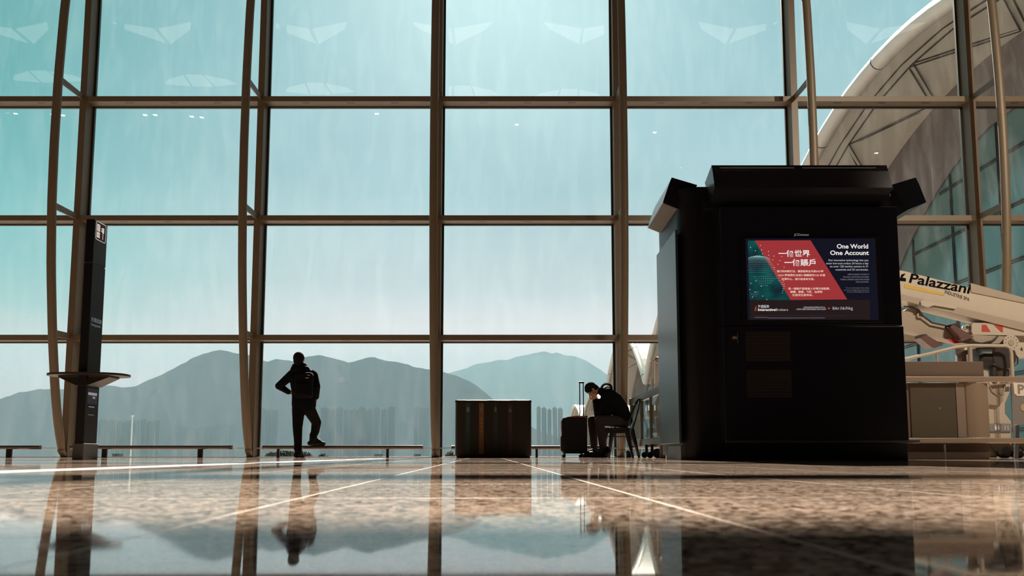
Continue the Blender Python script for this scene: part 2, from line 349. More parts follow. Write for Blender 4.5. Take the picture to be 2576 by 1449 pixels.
# ------------------------------------------------------------------ low rails along the glass
RAILM = mat('brown polished rail', (.10, .08, .07), .22, .6)
def rail(px0, px1, legs, D, label, legw=.05):
    z1 = gz(1120.5, 12.3); z0 = gz(1130.5, 12.3); x0, x1 = gx(px0, D, 1125), gx(px1, D, 1125)
    o = thing('low_rail', label, 'rail', ((x0+x1)/2, D, 0), 'low rails along the glass wall')
    MB().tube([(x0, D, (z0+z1)/2), (x1, D, (z0+z1)/2)], (z1-z0)/2, 16).build('tube', RAILM, o)
    for e in (x0, x1): MB().tube([(e-.006, D, (z0+z1)/2), (e+.006, D, (z0+z1)/2)], (z1-z0)/2+.003, 16).build('end_cap', DKMETAL, o)
    for l in legs:
        X = gx(l, D, 1140); MB().bbox(X-legw/2, X+legw/2, D-.02, D+.02, 0, z0+.01, .004).build('leg', BLACK, o)
rail(-330, 101, [23, -200], 12.3, 'low dark rail running out of frame left of the leftmost post', .085)
rail(178, 583, [263, 504], 12.3, 'low dark rail behind the black charging post', .08)
rail(662, 1063, [975, 700], 12.3, 'low dark rail under the raised foot of the standing person', .04)
rail(1137, 1537, [1170, 1350], 12.70, 'low dark rail running behind the recycling bin', .04)
# ------------------------------------------------------------------ charging post
def charging_post():
    D0, D1 = 7.5, 7.74; x1 = gx(239, D0, 552)
    xa, xb = x1-.088, x1
    # the base lies a little wider
    zt = gz(551, D0); o = thing('charging_post', 'tall slim black charging post with a shelf and a plug symbol', 'charging post', ((xa+xb)/2, 7.62, 0))
    MB().bbox(xa-.012, xb+.012, D0-.012, D1+.012, 0, .165, .004).build('plinth', mat('grey base metal', (.05, .05, .052), .4), o)
    zs = gz(661, D0)
    MB().bbox(xa, xb, D0, D1, .165, zs-.004, .003).build('column', BLACK, o)
    hd = MB().bbox(xa, xb, D0, D1, zs+.004, zt, .003).build('sign_head', BLACKG, o)
    MB().box(xa+.006, xb-.006, D0+.006, D1-.006, zs-.01, zs+.01).build('seam', GASKET, o)
    WH = mat('white sign print', (.75, .72, .74), .5, em=(.5, .46, .48), es=.55)
    X = xb+.0012; zc = zt-.105; yc = 7.62
    m = MB()
    def rr(y0, y1, z0, z1, t):   # rounded frame line on the side face
        pts = []
        rad = .02
        for cy, cz, a0 in ((y1-rad, z1-rad, 0), (y0+rad, z1-rad, 90), (y0+rad, z0+rad, 180), (y1-rad, z0+rad, 270)):
            for q in range(5):
                a = math.radians(a0+q*22.5); pts.append((X, cy+rad*math.cos(a), cz+rad*math.sin(a)))
        pts.append(pts[0]); 
        for a, b in zip(pts, pts[1:]): m.bar(a, b, .001, t, up=Vector((0, (b[2]-a[2]), -(b[1]-a[1]))))
    rr(yc-.092, yc+.092, zc-.095, zc+.095, .006)
    m.box(X-.001, X+.001, yc-.075, yc-.02, zc-.002, zc+.072)
    m.box(X-.001, X+.001, yc-.075, yc-.02, zc-.072, zc-.012)
    m.box(X-.001, X+.001, yc+.02, yc+.056, zc+.0, zc+.055).box(X-.001, X+.001, yc-.0, yc+.02, zc+.036, zc+.044).box(X-.001, X+.001, yc-.0, yc+.02, zc+.012, zc+.020)
    m.box(X-.001, X+.001, yc+.034, yc+.042, zc-.07, zc+.0)
    m.build('plug_symbol', WH, hd)
    h = MB()
    for y, z, w, l in ((-.048, .045, .006, .02), (-.058, .02, .007, .007), (-.036, .02, .007, .007), (-.06, -.04, .006, .006), (-.035, -.05, .006, .014), (-.048, -.04, .022, .004)):
        h.box(X+.001, X+.0016, yc+y-w/2, yc+y+w/2, zc+z-l/2, zc+z+l/2)
    h.build('socket_symbol', BLACK, hd)
    BL = mat('dim blue print', (.2, .3, .4), .5, em=(.10, .16, .22), es=.3)
    zt1 = gz(806, D0)
    text('充電設施', 'lettering', BL, o, (X, 7.52, zt1-.0), .05, 'right', xs=1)
    text('Chargepoint', 'lettering', BL, o, (X, 7.52, zt1-.045), .036, 'right')
    zl = gz(990, D0)
    MB().box(X-.002, X, 7.53, 7.71, zl-.10, zl+.06).build('notice', mat('dark blue notice', (.01, .02, .05), .4), o)
    MB().box(X, X+.0008, 7.54, 7.70, zl-.01, zl+.018).box(X, X+.0008, 7.63, 7.66, zl-.045, zl-.02).box(X, X+.0008, 7.61, 7.68, zl-.032, zl-.026).build('notice_print', mat('grey print', (.3, .32, .4), .5, em=(.1, .11, .15), es=1), o)
    zq = gz(1030, D0)
    MB().box(X, X+.0008, 7.56, 7.66, zq+.028, zq+.036).box(X, X+.0008, 7.56, 7.66, zq-.052, zq-.048).build('notice_print', mat('grey print', (.3, .32, .4), .5), o)
    # shelf: a long boat-shaped board with a keel bracket underneath
    zsf = gz(944, 7.6); c = Vector(((xa+xb)/2+.0, 7.62, zsf)); pts = []
    for q in range(40):
        a = 2*PI*q/40; ca, sa = math.cos(a), math.sin(a)
        pts.append(c+Vector((.405*math.copysign(abs(ca)**.8, ca), .24*math.copysign(abs(sa)**.9, sa), -.010)))
    MB().prism(pts, (0, 0, .022)).build('shelf', mat('dark shelf board', (.016, .013, .011), .45, spec=.3), o)
    kb = MB(); zt2 = c.z-.010
    up = [(-.26, -.10), (.26, -.10), (.26, .10), (-.26, .10)]; lo = [(-.055, -.13), (.055, -.13), (.055, .13), (-.055, .13)]
    vs = [c+Vector((a, b, -.010)) for a, b in up]+[c+Vector((a, b, -.028)) for a, b in up]+[c+Vector((a, b, -.115)) for a, b in lo]
    kb.add(vs, [(3, 2, 1, 0), (8, 9, 10, 11)]+[(i, (i+1) % 4, 4+(i+1) % 4, 4+i) for i in range(4)]+[(4+i, 4+(i+1) % 4, 8+(i+1) % 4, 8+i) for i in range(4)])
    kb.build('bracket', mat('dark bracket metal', (.018, .013, .010), .5, spec=.3), o)
charging_post()
# ------------------------------------------------------------------ recycling bin block
def bins():
    D = 12.1; x0, x1 = gx(1144, D, 1080), gx(1337, D, 1080); zt = gz(1006, D); dp = .5
    o = thing('recycling_bin', 'wide dark recycling bin cabinet with four coloured stripes standing before the glass', 'bin', ((x0+x1)/2, D+dp/2, 0))
    def outline(x0, x1, y0, y1, r, z):
        pts = []
        for cx, cy, a0 in ((x1-r, y1-r, 0), (x0+r, y1-r, 90), (x0+r, y0+r, 180), (x1-r, y0+r, 270)):
            for q in range(7): a = math.radians(a0+q*15); pts.append((cx+r*math.cos(a), cy+r*math.sin(a), z))
        return pts
    BM = mat('bronze brown bin metal', (.018, .013, .008), .3, .4)
    MB().prism(outline(x0+.02, x1-.02, D+.02, D+dp-.02, .08, 0), (0, 0, .03)).build('base', BLACK, o)
    MB().prism(outline(x0, x1, D, D+dp, .09, .03), (0, 0, zt-.03-.035), True).build('body', BM, o)
    MB().prism(outline(x0-.005, x1+.005, D-.005, D+dp+.005, .09, zt-.033), (0, 0, .028), True).build('top_rim', BLACK, o)
    w = (x1-x0-.06)/4
    for q in range(4): MB().bbox(x0+.03+q*w+.004, x0+.03+(q+1)*w-.004, D+.03, D+dp-.03, zt-.008, zt-.001, .002).build('lid', STEEL, o)
    cols = [('teal', (.0, .02, .017), 1171, 1183), ('orange', (.12, .045, .0), 1205, 1217), ('black', (.004, .008, .004), 1241, 1252), ('dark red', (.025, .002, .001), 1278, 1289)]
    IC = mat('faint grey symbol', (.09, .09, .09), .5)
    for q, (nm, c, a, b) in enumerate(cols):
        xa, xb = gx(a, D, 1080), gx(b, D, 1080)
        s = MB().box(xa, xb, D-.003, D, .06, zt-.05).build('stripe', mat('bin stripe '+nm, c, .4), o); s['label'] = nm+' stripe'
        xc = (xa+xb)/2; z = zt-.16; ic = MB()
        if q == 0: ic.box(xc-.025, xc+.025, D-.005, D-.003, z-.04, z+.04)
        elif q == 1: ic.prism([(xc-.02, D-.003, z-.04), (xc+.02, D-.003, z-.04), (xc+.025, D-.003, z+.03), (xc, D-.003, z+.045), (xc-.025, D-.003, z+.03)], (0, -.002, 0))
        elif q == 2: ic.prism([(xc-.016, D-.003, z-.04), (xc+.016, D-.003, z-.04), (xc+.016, D-.003, z+.01), (xc+.005, D-.003, z+.05), (xc-.005, D-.003, z+.05), (xc-.016, D-.003, z+.01)], (0, -.002, 0))
        else: ic.box(xc-.03, xc+.03, D-.005, D-.003, z-.0, z+.008).box(xc-.02, xc+.02, D-.005, D-.003, z-.04, z-.01).box(xc-.005, xc+.005, D-.005, D-.003, z, z+.04)
        ic.build('symbol', IC, s)
        cm = MB()
        for j in range(4): cm.box(xc-.018, xc+.018, D-.005, D-.003, zt-.34-j*.065, zt-.30-j*.065)
        cm.build('printed_characters', mat('fainter print '+nm, tuple(min(1, v*1.6+.008) for v in c), .5), s)
bins()
# ------------------------------------------------------------------ kiosk
def kiosk():
    o = thing('advertising_kiosk', 'big black kiosk with tilted roof wings and a lit advertising screen', 'kiosk', (2.85, 7.8, 0))
    XA, XB, Y0, Y1 = 1.68, 3.86, 7.22, 8.3
    cyl = []
    # body with rounded near corners
    def out(x0, x1, y0, y1, r, z):
        pts = []
        for cx, cy, a0 in ((x1-.05, y1-.05, 0), (x0+.05, y1-.05, 90), (x0+r, y0+r, 180), (x1-r, y0+r, 270)):
            rr = .05 if a0 < 180 else r
            for q in range(7): a = math.radians(a0+q*15); pts.append((cx+rr*math.cos(a), cy+rr*math.sin(a), z))
        return pts
    MB().prism(out(XA, XB, Y0, Y1, .17, .05), (0, 0, 2.63), True).build('body', BLACK, o)
    MB().prism(out(XA+.03, XB-.03, Y0+.03, Y1-.03, .15, 0), (0, 0, .05), True).build('base', BLACK, o)
    MB().prism(out(XA-.01, XB+.01, Y0-.01, Y1+.01, .18, 2.68), (0, 0, .05), True).build('cap', BLACKG, o)
    # side fin panel on the left, catching the window light
    MB().bbox(XA-.045, XA-.02, 7.24, 8.2, .165, 2.30, .004).build('side_panel', mat('blue grey gloss side panel', (.018, .028, .030), .3, .0, spec=.35), o)
    MB().box(XA-.03, XA+.02, 7.5, 8.1, 2.1, 2.22).build('panel_bracket', BLACK, o); MB().box(XA-.03, XA+.02, 7.5, 8.1, .3, .42).build('panel_bracket', BLACK, o)
    MB().bbox(XA-.02, XA+.12, 7.3, 7.9, 0, .14, .004).build('foot_box', DKMETAL, o)
    # front cabinet
    cx0, cx1 = gx(1822, 7.02, 900), gx(2277, 7.02, 900); ztop = 2.47; zm = gz(818, 7.02)
    MB().bbox(cx0, cx1, 7.04, 7.30, zm, ztop, .006).build('upper_cabinet', BLACKG, o)
    dr = MB().bbox(cx0-.005, cx1+.005, 7.03, 7.30, .17, zm-.008, .006).build('door', BLACKG, o)
    MB().bbox(cx0+.1, cx1+.02, 7.09, 7.30, 0, .16, .004).build('kick_plate', BLACK, o)
    MB().tube([(cx0-.01, 7.01, .175), (cx1+.09, 7.01, .175)], .015, 12).build('bottom_bar', DKMETAL, o)
    hx, hz = gx(1847, 7.02, 850), gz(850, 7.02)
    MB().bbox(hx-.045, hx+.035, 7.02, 7.032, hz-.04, hz+.045, .003).build('lock_plate', BLACK, dr)
    MB().bbox(hx-.02, hx+.02, 7.0, 7.022, hz-.012, hz+.014, .003).box(hx+.03, hx+.034, 7.012, 7.03, hz-.05, hz+.06).build('lock', mat('worn brass', (.75, .68, .5), .25, .9), dr)
    VR = mat('dark red grille', (.008, .003, .004), .5)
    for ya, yb in ((833, 908), (930, 1000)):
        za, zb = gz(yb, 7.02), gz(ya, 7.02); v = MB(); xa, xb = gx(1877, 7.02, 900), gx(1990, 7.02, 900)
        v.box(xa, xb, 7.026, 7.030, za, zb)
        for j in range(9): v.box(xa+.01, xb-.01, 7.018, 7.026, za+(zb-za)*(j+.3)/9, za+(zb-za)*(j+.62)/9)
        v.build('vent_grille', VR, dr)
    # tilted wings round the top
    prof = [(0, 2.79), (.26, 2.87), (.29, 2.80), (.355, 2.61), (.16, 2.53)]
    WU = mat('brown grey wing underside', (.045, .033, .025), .6, spec=.3)
    def wing(kind):
        if kind == 'front':
            pts = [(1.95, 7.26-a, z) for a, z in prof]; vec = (1.71, 0, 0)
            ul = None
        elif kind == 'left':
            pts = [(1.89-a, 7.32, z) for a, z in prof]; vec = (0, .86, 0)
            ul = [(1.89-.345, 7.33, 2.606), (1.89-.17, 7.33, 2.534), (1.89-.17, 7.33, 2.528), (1.89-.345, 7.33, 2.600)]; uv = (0, .82, 0)
        else:
            pts = [(3.86+a, 7.32, z) for a, z in prof]; vec = (0, .86, 0)
            ul = None
        w = MB().prism(pts, vec).build('roof_wing', BLACKG, o)
        if ul: MB().prism(ul, uv).build('underside', WU, w)
        return w
    for kd in ('front', 'left', 'right'): wing(kd)
    fw = MB(); 
    for a, b in ((2.03, 2.75), (2.83, 3.55)): fw.box(a, b, 6.985, 6.989, 2.835, 2.841)
    fw.build('fascia_highlight', mat('grey edge highlight', (.35, .35, .42), .3), o)  # thin highlight along the front wing, put in as pale strips
    MB().bbox(1.9, 3.66, 7.12, 7.40, 2.47, 2.56, .005).build('header_beam', BLACK, o)
    MB().box(2.02, 3.6, 7.3, 8.2, 2.72, 2.76).build('roof_deck', BLACK, o)
    for q in range(3): MB().bbox(1.86+q*.11, 1.89+q*.11, 7.55, 7.6, 2.73, 2.79, .004).build('roof_bolt', DKMETAL, o)
    # ---- screen
    D = 7.036
    def P(x, y, d=0): return W(x, y, D-d)
    BZ = MB().bbox(gx(1866, D, 700), gx(2218, D, 700), 7.028, 7.042, gz(812, D), gz(597, D), .003).build('screen_frame', BLACK, o)
    scr = MB().box(gx(1878, 7.026, 700), gx(2206, 7.026, 700), 7.024, 7.030, gz(805, 7.026), gz(600, 7.026)).build('screen', mat('screen navy', (.004, .005, .01), .3, em=(.0045, .0055, .013), es=1), o)
    D = 7.023
    RED = mat('screen red', (.1, .01, .01), .4, em=(.30, .031, .036), es=1)
    TEAL = mat('screen teal', (.0, .03, .03), .4, em=(.003, .030, .036), es=1)
    WH = mat('screen white', (.2, .2, .2), .4, em=(.72, .70, .68), es=1)
    PALE = mat('screen pale text', (.2, .2, .2), .4, em=(.40, .40, .44), es=1)
    DIM = mat('screen dim text', (.1, .1, .1), .4, em=(.15, .15, .19), es=1)
    CREAM = mat('screen cream text', (.2, .2, .2), .4, em=(.78, .55, .45), es=1)
    CY = mat('screen cyan dots', (.1, .2, .2), .4, em=(.30, .55, .55), es=1)
    LR = mat('screen logo red', (.2, .02, .02), .4, em=(.5, .05, .03), es=1)
    z = lambda a, b: (1850+a/5.795, 570+b/5.796)   # points read off an enlarged view
    def poly(pts, m, nm, d, par=scr): return MB().prism([P(*z(*q), d) for q in pts], (0, -.0006, 0)).build(nm, m, par)
    poly([(180, 205), (285, 205), (800, 1070), (205, 1070)], TEAL, 'picture_ground', 0)
    nt = TEAL.node_tree; nz = nt.nodes.new('ShaderNodeTexNoise'); nz.inputs['Scale'].default_value = 5; tcn = nt.nodes.new('ShaderNodeTexCoord'); nt.links.new(tcn.outputs['Object'], nz.inputs['Vector'])
    rp = nt.nodes.new('ShaderNodeValToRGB'); rp.color_ramp.elements[0].position = .38; rp.color_ramp.elements[0].color = (.004, .012, .024, 1); rp.color_ramp.elements[1].position = .66; rp.color_ramp.elements[1].color = (.002, .075, .072, 1)
    nt.links.new(nz.outputs['Fac'], rp.inputs[0]); nt.links.new(rp.outputs[0], nt.nodes['Principled BSDF'].inputs['Emission Color'])
    poly([(280, 203), (1095, 200), (1630, 1062), (803, 1070)], RED, 'red_parallelogram', .0012)
    poly([(210, 1072), (1960, 1066), (1960, 1350), (210, 1350)], mat('screen brown band', (.0, .0, .0), .4, em=(.016, .009, .010), es=1), 'footer_band', .0)
    # dotted globe
    g = MB(); cx, cz, R = 330, 800, 400
    for la in range(-50, 88, 5):
        for lo in range(-80, 81, 4):
            a, b = math.radians(la), math.radians(lo)
            xx = math.cos(a)*math.sin(b); zz = math.sin(a)*math.cos(.35)+math.cos(a)*math.cos(b)*math.sin(.35)*-.2
            zx, zy = cx+R*xx, cz-R*zz
            lim = 280+(zy-203)*.597
            if not (185 < zx < lim+60 and 400 < zy < 1040): continue
            nn = noise.noise(Vector((la*.035, lo*.028, 3.3)))
            if zy > 680 and nn < .02: continue
            c = P(*z(zx, zy), .002); s = .0028 if zy < 690 else .0032
            g.box(c.x-s/1.6, c.x+s/1.6, c.y-.0006, c.y, c.z-s/1.6, c.z+s/1.6)
    g.build('globe_dots', CY, scr)
    g = MB()
    for zx, zy in [(365, 275), (382, 340), (482, 362), (395, 397), (485, 417), (562, 430), (677, 435), (545, 485), (650, 497), (618, 550), (566, 600), (710, 592), (290, 352), (222, 303), (705, 785), (225, 828), (298, 955), (250, 1028), (398, 1013), (457, 1065), (210, 918), (300, 790), (375, 868)]:
        c = P(*z(zx, zy), .0022); g.lathe((c.x, c.y-.0004, c.z), [(.0042, 0), (.0042, .0004)], 8, 'Y')
    g.build('star_dots', CREAM, scr)
    PXM = 1860/7.023/1.0/5.795*0+(1/ (gx(2000, D, 700)-gx(1999, D, 700)))   # photograph pixels per metre
    def T(s, zx, zy, zh, m, align='LEFT', bold=.0, xs=1, w=None, nm='lettering', sp=1):
        # zh: height of the capitals in enlarged pixels; zy: baseline
        size = zh/5.795/PXM/.72
        t = text(s, nm, m, scr, P(*z(zx, zy), .002), size, 'front', align, bold, .0003, xs, sp)
        if w:   # fit the line to its measured width
            xsv = [v.co.x for v in t.data.vertices]; cur = max(xsv)-min(xsv); k = (w/5.795/PXM)/cur; a = P(*z(zx, zy)).x
            for v in t.data.vertices: v.co.x = a+(v.co.x-a)*k
        return t
    T('一個世界', 628, 432, 78, WH, bold=.02, w=460, nm='slogan'); T('一個賬戶', 712, 564, 78, WH, bold=.02, w=455, nm='slogan')
    for s, x, y, w in [('我們的創新技術，讓您能夠全天候24小時', 605, 665, 680), ('以23 種貨幣於全球31個國家的120 多個', 625, 722, 678), ('市場中心，進行低成本交易。', 672, 778, 480), ('從一個賬戶直接進入市場交易股票、', 770, 918, 610), ('期權、期貨、外匯、債券和', 800, 965, 465), ('交易所交易基金。', 828, 1012, 300)]:
        T(s, x, y, 26, CREAM, bold=.012, w=w, nm='chinese_text')
    T('One World', 1940, 318, 66, WH, 'RIGHT', .022, w=458, nm='headline'); T('One Account', 1944, 412, 66, WH, 'RIGHT', .022, w=565, nm='headline')
    for s, y, w in [('Our innovative technology lets you', 503, 585), ('enter low-cost orders 24 hours a day', 549, 618), ('on over 120 market centers in 31', 594, 555), ('countries and 23 currencies.', 640, 478)]:
        T(s, 1940, y, 29, PALE, 'RIGHT', .008, w=w, nm='body_text')
    for s, y, w in [('DIRECT MARKET ACCESS TO', 706, 310), ('STOCKS, OPTIONS, FUTURES,', 744, 378), ('FOREX, BONDS AND ETFS FROM', 781, 415), ('ONE ACCOUNT.', 816, 195)]:
        T(s, 1950, y, 19, DIM, 'RIGHT', .012, w=w, nm='small_text')
    for s, y, w in [('Try our commissions-free demo', 901, 345), ('and start trading U.S. products for', 932, 370), ('as low as USD 0.005 per share*', 960, 325)]:
        T(s, 1953, y, 17, DIM, 'RIGHT', w=w, nm='small_text')
    T('盈透證券', 328, 1182, 34, PALE, bold=.02, w=165, nm='chinese_text')
    T('Interactive', 328, 1229, 38, WH, bold=.022, w=252, nm='brand_lettering'); T('Brokers', 583, 1229, 38, PALE, w=180, nm='brand_lettering')
    poly([(275, 1228), (300, 1150), (305, 1200)], LR, 'logo_mark', .001); poly([(285, 1232), (318, 1205), (300, 1232)], LR, 'logo_mark', .001)
    T('免費試用我們的模擬交易平台,', 1315, 1186, 17, PALE, 'RIGHT', w=320, nm='small_text'); T('立即開戶及轉賬可獲得高達價值1,000美元的股份*', 1325, 1214, 17, PALE, 'RIGHT', w=435, nm='small_text')
    poly([(1352, 1176), (1388, 1192), (1352, 1208)], LR, 'arrow_mark', .001)
    T('ibkr.hk/hkg', 1412, 1210, 46, PALE, w=295, nm='web_address')
    l = MB()
    for a, b, y in ((275, 470, 1325), (470, 935, 1333), (940, 1065, 1332), (1072, 1305, 1332)):
        p, q = P(*z(a, y), .001), P(*z(b, y), .001); l.box(p.x, q.x, p.y-.0004, p.y, p.z-.002, p.z+.002)
    l.build('small_print', DIM, scr)
    p, q = P(*z(300, 1300), .001), P(*z(1600, 1296), .001)
    MB().box(p.x, q.x, p.y-.0004, p.y, p.z-.0008, p.z+.0008).build('footer_line', mat('screen footer line', (.02, .02, .02), .4, em=(.05, .035, .03), es=1), scr)
    c = W(2016, 593.5, 7.038)
    t = text('JCDecaux', 'maker_lettering', mat('grey lettering', (.4, .4, .4), .5, em=(.16, .16, .17), es=1), o, (c.x-.07, 7.037, c.z+.002), .032, 'front')
    xs = [v.co.x for v in t.data.vertices]; kk = (38/PXM)/(max(xs)-min(xs)); a = min(xs)
    for v in t.data.vertices: v.co.x = a+(v.co.x-a)*kk
kiosk()
# ------------------------------------------------------------------ people
SKIN = mat('skin', (.30, .17, .10), .6, vscale=30, spec=.25)
def hand(mb, wrist, dirv, palm_n, side, curl=.5, spread=.16, s=1.0):
    """palm, four unequal fingers with two bends and a thumb leaving the side of the palm"""
    d = Vector(dirv).normalized(); nrm = Vector(palm_n); nrm = (nrm-d*nrm.dot(d)).normalized(); sd = d.cross(nrm).normalized()*side
    w = Vector(wrist)
    for q in (-1.1, -.35, .35, 1.1):
        mb.capsule(w+sd*.010*q*s, .014*s, w+d*.085*s+sd*.024*q*s, .0115*s)
    lens = [.068, .078, .072, .056]
    for i, L in enumerate(lens):
        q = 1.15-i*.77; base = w+d*.088*s+sd*.0245*q*s; dd = (d+sd*spread*q).normalized(); pt = base; ang = 0; r = .0092*s
        for k, f in enumerate((.45, .32, .23)):
            ang += curl*(.35 if k == 0 else .6); v = dd*math.cos(ang)+nrm*math.sin(ang); nx = pt+v*L*f*s
            mb.capsule(pt, r, nx, r*.9, 10, 3); pt = nx; r *= .92
    tb = w+d*.028*s+sd*.026*s; t1 = tb+(d*.55+sd*.75+nrm*.25).normalized()*.042*s; t2 = t1+(d*.85+sd*.35+nrm*.3).normalized()*.032*s
    mb.chain([(tb, .0135*s), (t1, .0115*s), (t2, .0092*s)])
def head(mb, c, fwd, up, s=1.0):
    f = Vector(fwd).normalized(); u = Vector(up); u = (u-f*u.dot(f)).normalized(); r = f.cross(u); R = Matrix((r, f, u)).transposed()
    T = lambda x, y, z: Vector(c)+R@Vector((x, y, z))*s
    mb.ball(T(0, -.008, .025), .092*s, .86, 1.05, 1.02, R=R)
    mb.ball(T(0, .028, -.045), .062*s, .92, .95, 1.05, R=R)
    mb.capsule(T(0, .082, .012), .010*s, T(0, .104, -.022), .0135*s)      # nose
    mb.capsule(T(-.038, .072, .030), .012*s, T(.038, .072, .030), .012*s)  # brow
    mb.capsule(T(-.020, .082, -.055), .008*s, T(.020, .082, -.055), .008*s)  # lips
    mb.ball(T(0, .068, -.088), .024*s)
    for q in (-1, 1):
        mb.ball(T(q*.080, -.006, 0), .028*s, .35, .6, 1.1, R=R); mb.ball(T(q*.030, .080, .008), .011*s)
    return T, R
def boot(mb, ankle, toe_dir, L=.27, h=.09, sole_z=None):
    d = Vector((toe_dir[0], toe_dir[1], 0)).normalized(); a = Vector(ankle); z = sole_z
    heel = Vector((a.x, a.y, 0))-d*.05; sd = Vector((-d.y, d.x, 0))
    mb.capsule(a+Vector((0, 0, .07)), .056, (a.x, a.y, z+.06), .058)
    mb.capsule(a+Vector((0, 0, .0)), .056, a+d*.11+Vector((0, 0, z+.052-a.z)), .046); mb.capsule(a+Vector((0, 0, .05)), .054, a+d*.05+Vector((0, 0, z+.07-a.z)), .05)
    for q in (-1, 1):
        mb.capsule((heel.x+sd.x*.012*q, heel.y+sd.y*.012*q, z+.04), .038, (heel.x+d.x*.13+sd.x*.018*q, heel.y+d.y*.13+sd.y*.018*q, z+.043), .04)
        mb.capsule((heel.x+d.x*.13+sd.x*.018*q, heel.y+d.y*.13+sd.y*.018*q, z+.043), .04, (heel.x+d.x*(L-.035)+sd.x*.012*q, heel.y+d.y*(L-.035)+sd.y*.012*q, z+.034), .032)
    mb.capsule((heel.x, heel.y, z+.018), .018, (heel.x+d.x*(L-.03), heel.y+d.y*(L-.03), z+.016), .016)
def standing():
    D = 12.0; Q = lambda x, y, d=0: W(x, y, D+d)
    JK = mat('black padded jacket', (.003, .003, .006), .85, bump=.3, spec=.07); TR = mat('black trousers', (.003, .0028, .0028), .85, bump=.25, spec=.07)
    hc = Q(752.5, 905, .0)
    shL, shR = Q(736, 941), Q(788, 941); elL, wrL = Q(702, 971, -.02), Q(727, 986, .10)
    elR, wrR = Q(796, 972, -.02), Q(795, 998, .05)
    hipL, hipR = Q(751, 1028), Q(777, 1028); knL, anL = Q(748.5, 1076, .01), Q(750, 1133, .0); knR, anR = Q(796, 1062, .20), Q(787, 1104, .27)
    zf = 0.0; zr = gz(1120.5, 12.3)
    b = MB()
    T, R = head(b, hc-Vector((0, 0, .01)), (.10, 1, -.02), (0, 0, 1))
    b.capsule(hc-Vector((0, 0, .06)), .055, Q(757, 932), .06)
    chest, waist, pel = Q(762, 953), Q(763, 990), Q(764, 1022)
    for q in (-.09, 0, .09): b.capsule(chest+Vector((q, 0, 0)), .085, waist+Vector((q*.7, 0, 0)), .078); b.capsule(waist+Vector((q*.7, 0, 0)), .078, pel+Vector((q*.8, 0, 0)), .088)
    b.capsule(shL, .055, shR, .055)
    b.chain([(shL, .05), (elL, .04), (wrL, .028)]); b.chain([(shR, .05), (elR, .04), (wrR, .028)])
    hand(b, wrL, (.75, .35, -.25), (0, 1, .2), 1, .55); hand(b, wrR, (-.15, .2, -1), (-.9, .3, 0), -1, .5)
    b.chain([(hipL, .078), (knL, .055), (anL, .04)]); b.chain([(hipR, .078), (knR, .055), (anR, .04)])
    b.capsule(anL, .042, anL+Vector((.0, .1, -.05)), .035); b.capsule(anR, .036, anR+Vector((.08, .03, -.045)), .028)
    body = b.build('person', SKIN, label='person in black seen from behind, hand on hip, one foot on the low rail', cat='person')
    fuse(body, .007, 3)
    j = MB()
    for q in (-.10, -.03, .04, .11): j.capsule(chest+Vector((q, 0, .0)), .115, waist+Vector((q*.78, 0, 0)), .105); j.capsule(waist+Vector((q*.78, 0, 0)), .105, pel+Vector((q*.85, 0, .02)), .108)
    j.capsule(shL+Vector((.02, 0, -.01)), .075, shR+Vector((-.01, 0, -.01)), .08)
    j.chain([(shL, .078), (elL, .062), (wrL+Vector((-.01, 0, 0)), .044)]); j.chain([(shR+Vector((.0, 0, -.02)), .078), (elR, .064), (wrR, .05)])
    j.capsule(Q(745, 926, .03), .075, Q(762, 926, .03), .08)       # hood lying round the neck
    j.capsule(Q(739, 929, -.04), .055, Q(770, 930, -.06), .06); j.capsule(Q(744, 923, .0), .066, Q(762, 922, -.01), .070)
    fuse(j.build('jacket', JK, body), .009, 3)
    t = MB()
    for q in (-.07, .07): t.capsule(waist+Vector((q, 0, -.1)), .095, pel+Vector((q, 0, -.02)), .105)
    t.chain([(hipL+Vector((0, 0, 0)), .105), (knL, .078), (Q(749.5, 1105), .066), (anL, .058)]); t.chain([(hipR, .105), (knR, .080), (Q(793, 1084, .25), .070), (anR+Vector((0, 0, .02)), .056)])
    t.capsule(Q(749, 1118), .06, Q(749.5, 1128), .066)
    fuse(t.build('trousers', TR, body), .009, 3)
    BT = mat('black boots', (.006, .006, .005), .7, spec=.15)
    m = MB(); boot(m, anL, (.2, 1), .27, sole_z=zf); fuse(m.build('boot', BT, body), .008, 2)
    m = MB(); boot(m, anR-Vector((0, 0, .0)), (.95, .35), .26, sole_z=zr-.004); fuse(m.build('boot', BT, body), .008, 2)
    h = MB(); h.ball(T(0, -.018, .040), .100, .90, 1.05, 1.0, R=R); h.ball(T(0, -.045, -.01), .082, .95, .8, 1.0, R=R)
    fuse(h.build('hair', mat('black hair', (.006, .005, .0045), .9, bump=.4, bscale=200, spec=.1), body), .008, 2)
    # backpack on the back (towards the viewer)
    c = Q(765, 968, -.18); bp = thing('backpack', 'black backpack on the back of the standing person', 'backpack', (c.x, c.y, c.z-.2))
    BK = mat('black backpack cloth', (.003, .003, .004), .85, bump=.3, spec=.07)
    mb = MB(); mb.bbox(c.x-.14, c.x+.14, c.y-.07, c.y+.085, c.z-.21, c.z+.20, .05, 4); mb.build('bag_body', BK, bp)
    MB().bbox(c.x-.11, c.x+.11, c.y-.10, c.y-.06, c.z-.17, c.z+.02, .018, 3).build('front_pocket', BK, bp)
    MB().tube([(c.x-.03, c.y+.05, c.z+.19), (c.x-.03, c.y+.03, c.z+.235), (c.x+.03, c.y+.03, c.z+.235), (c.x+.03, c.y+.05, c.z+.19)], .008, 8).build('top_loop', BK, bp)
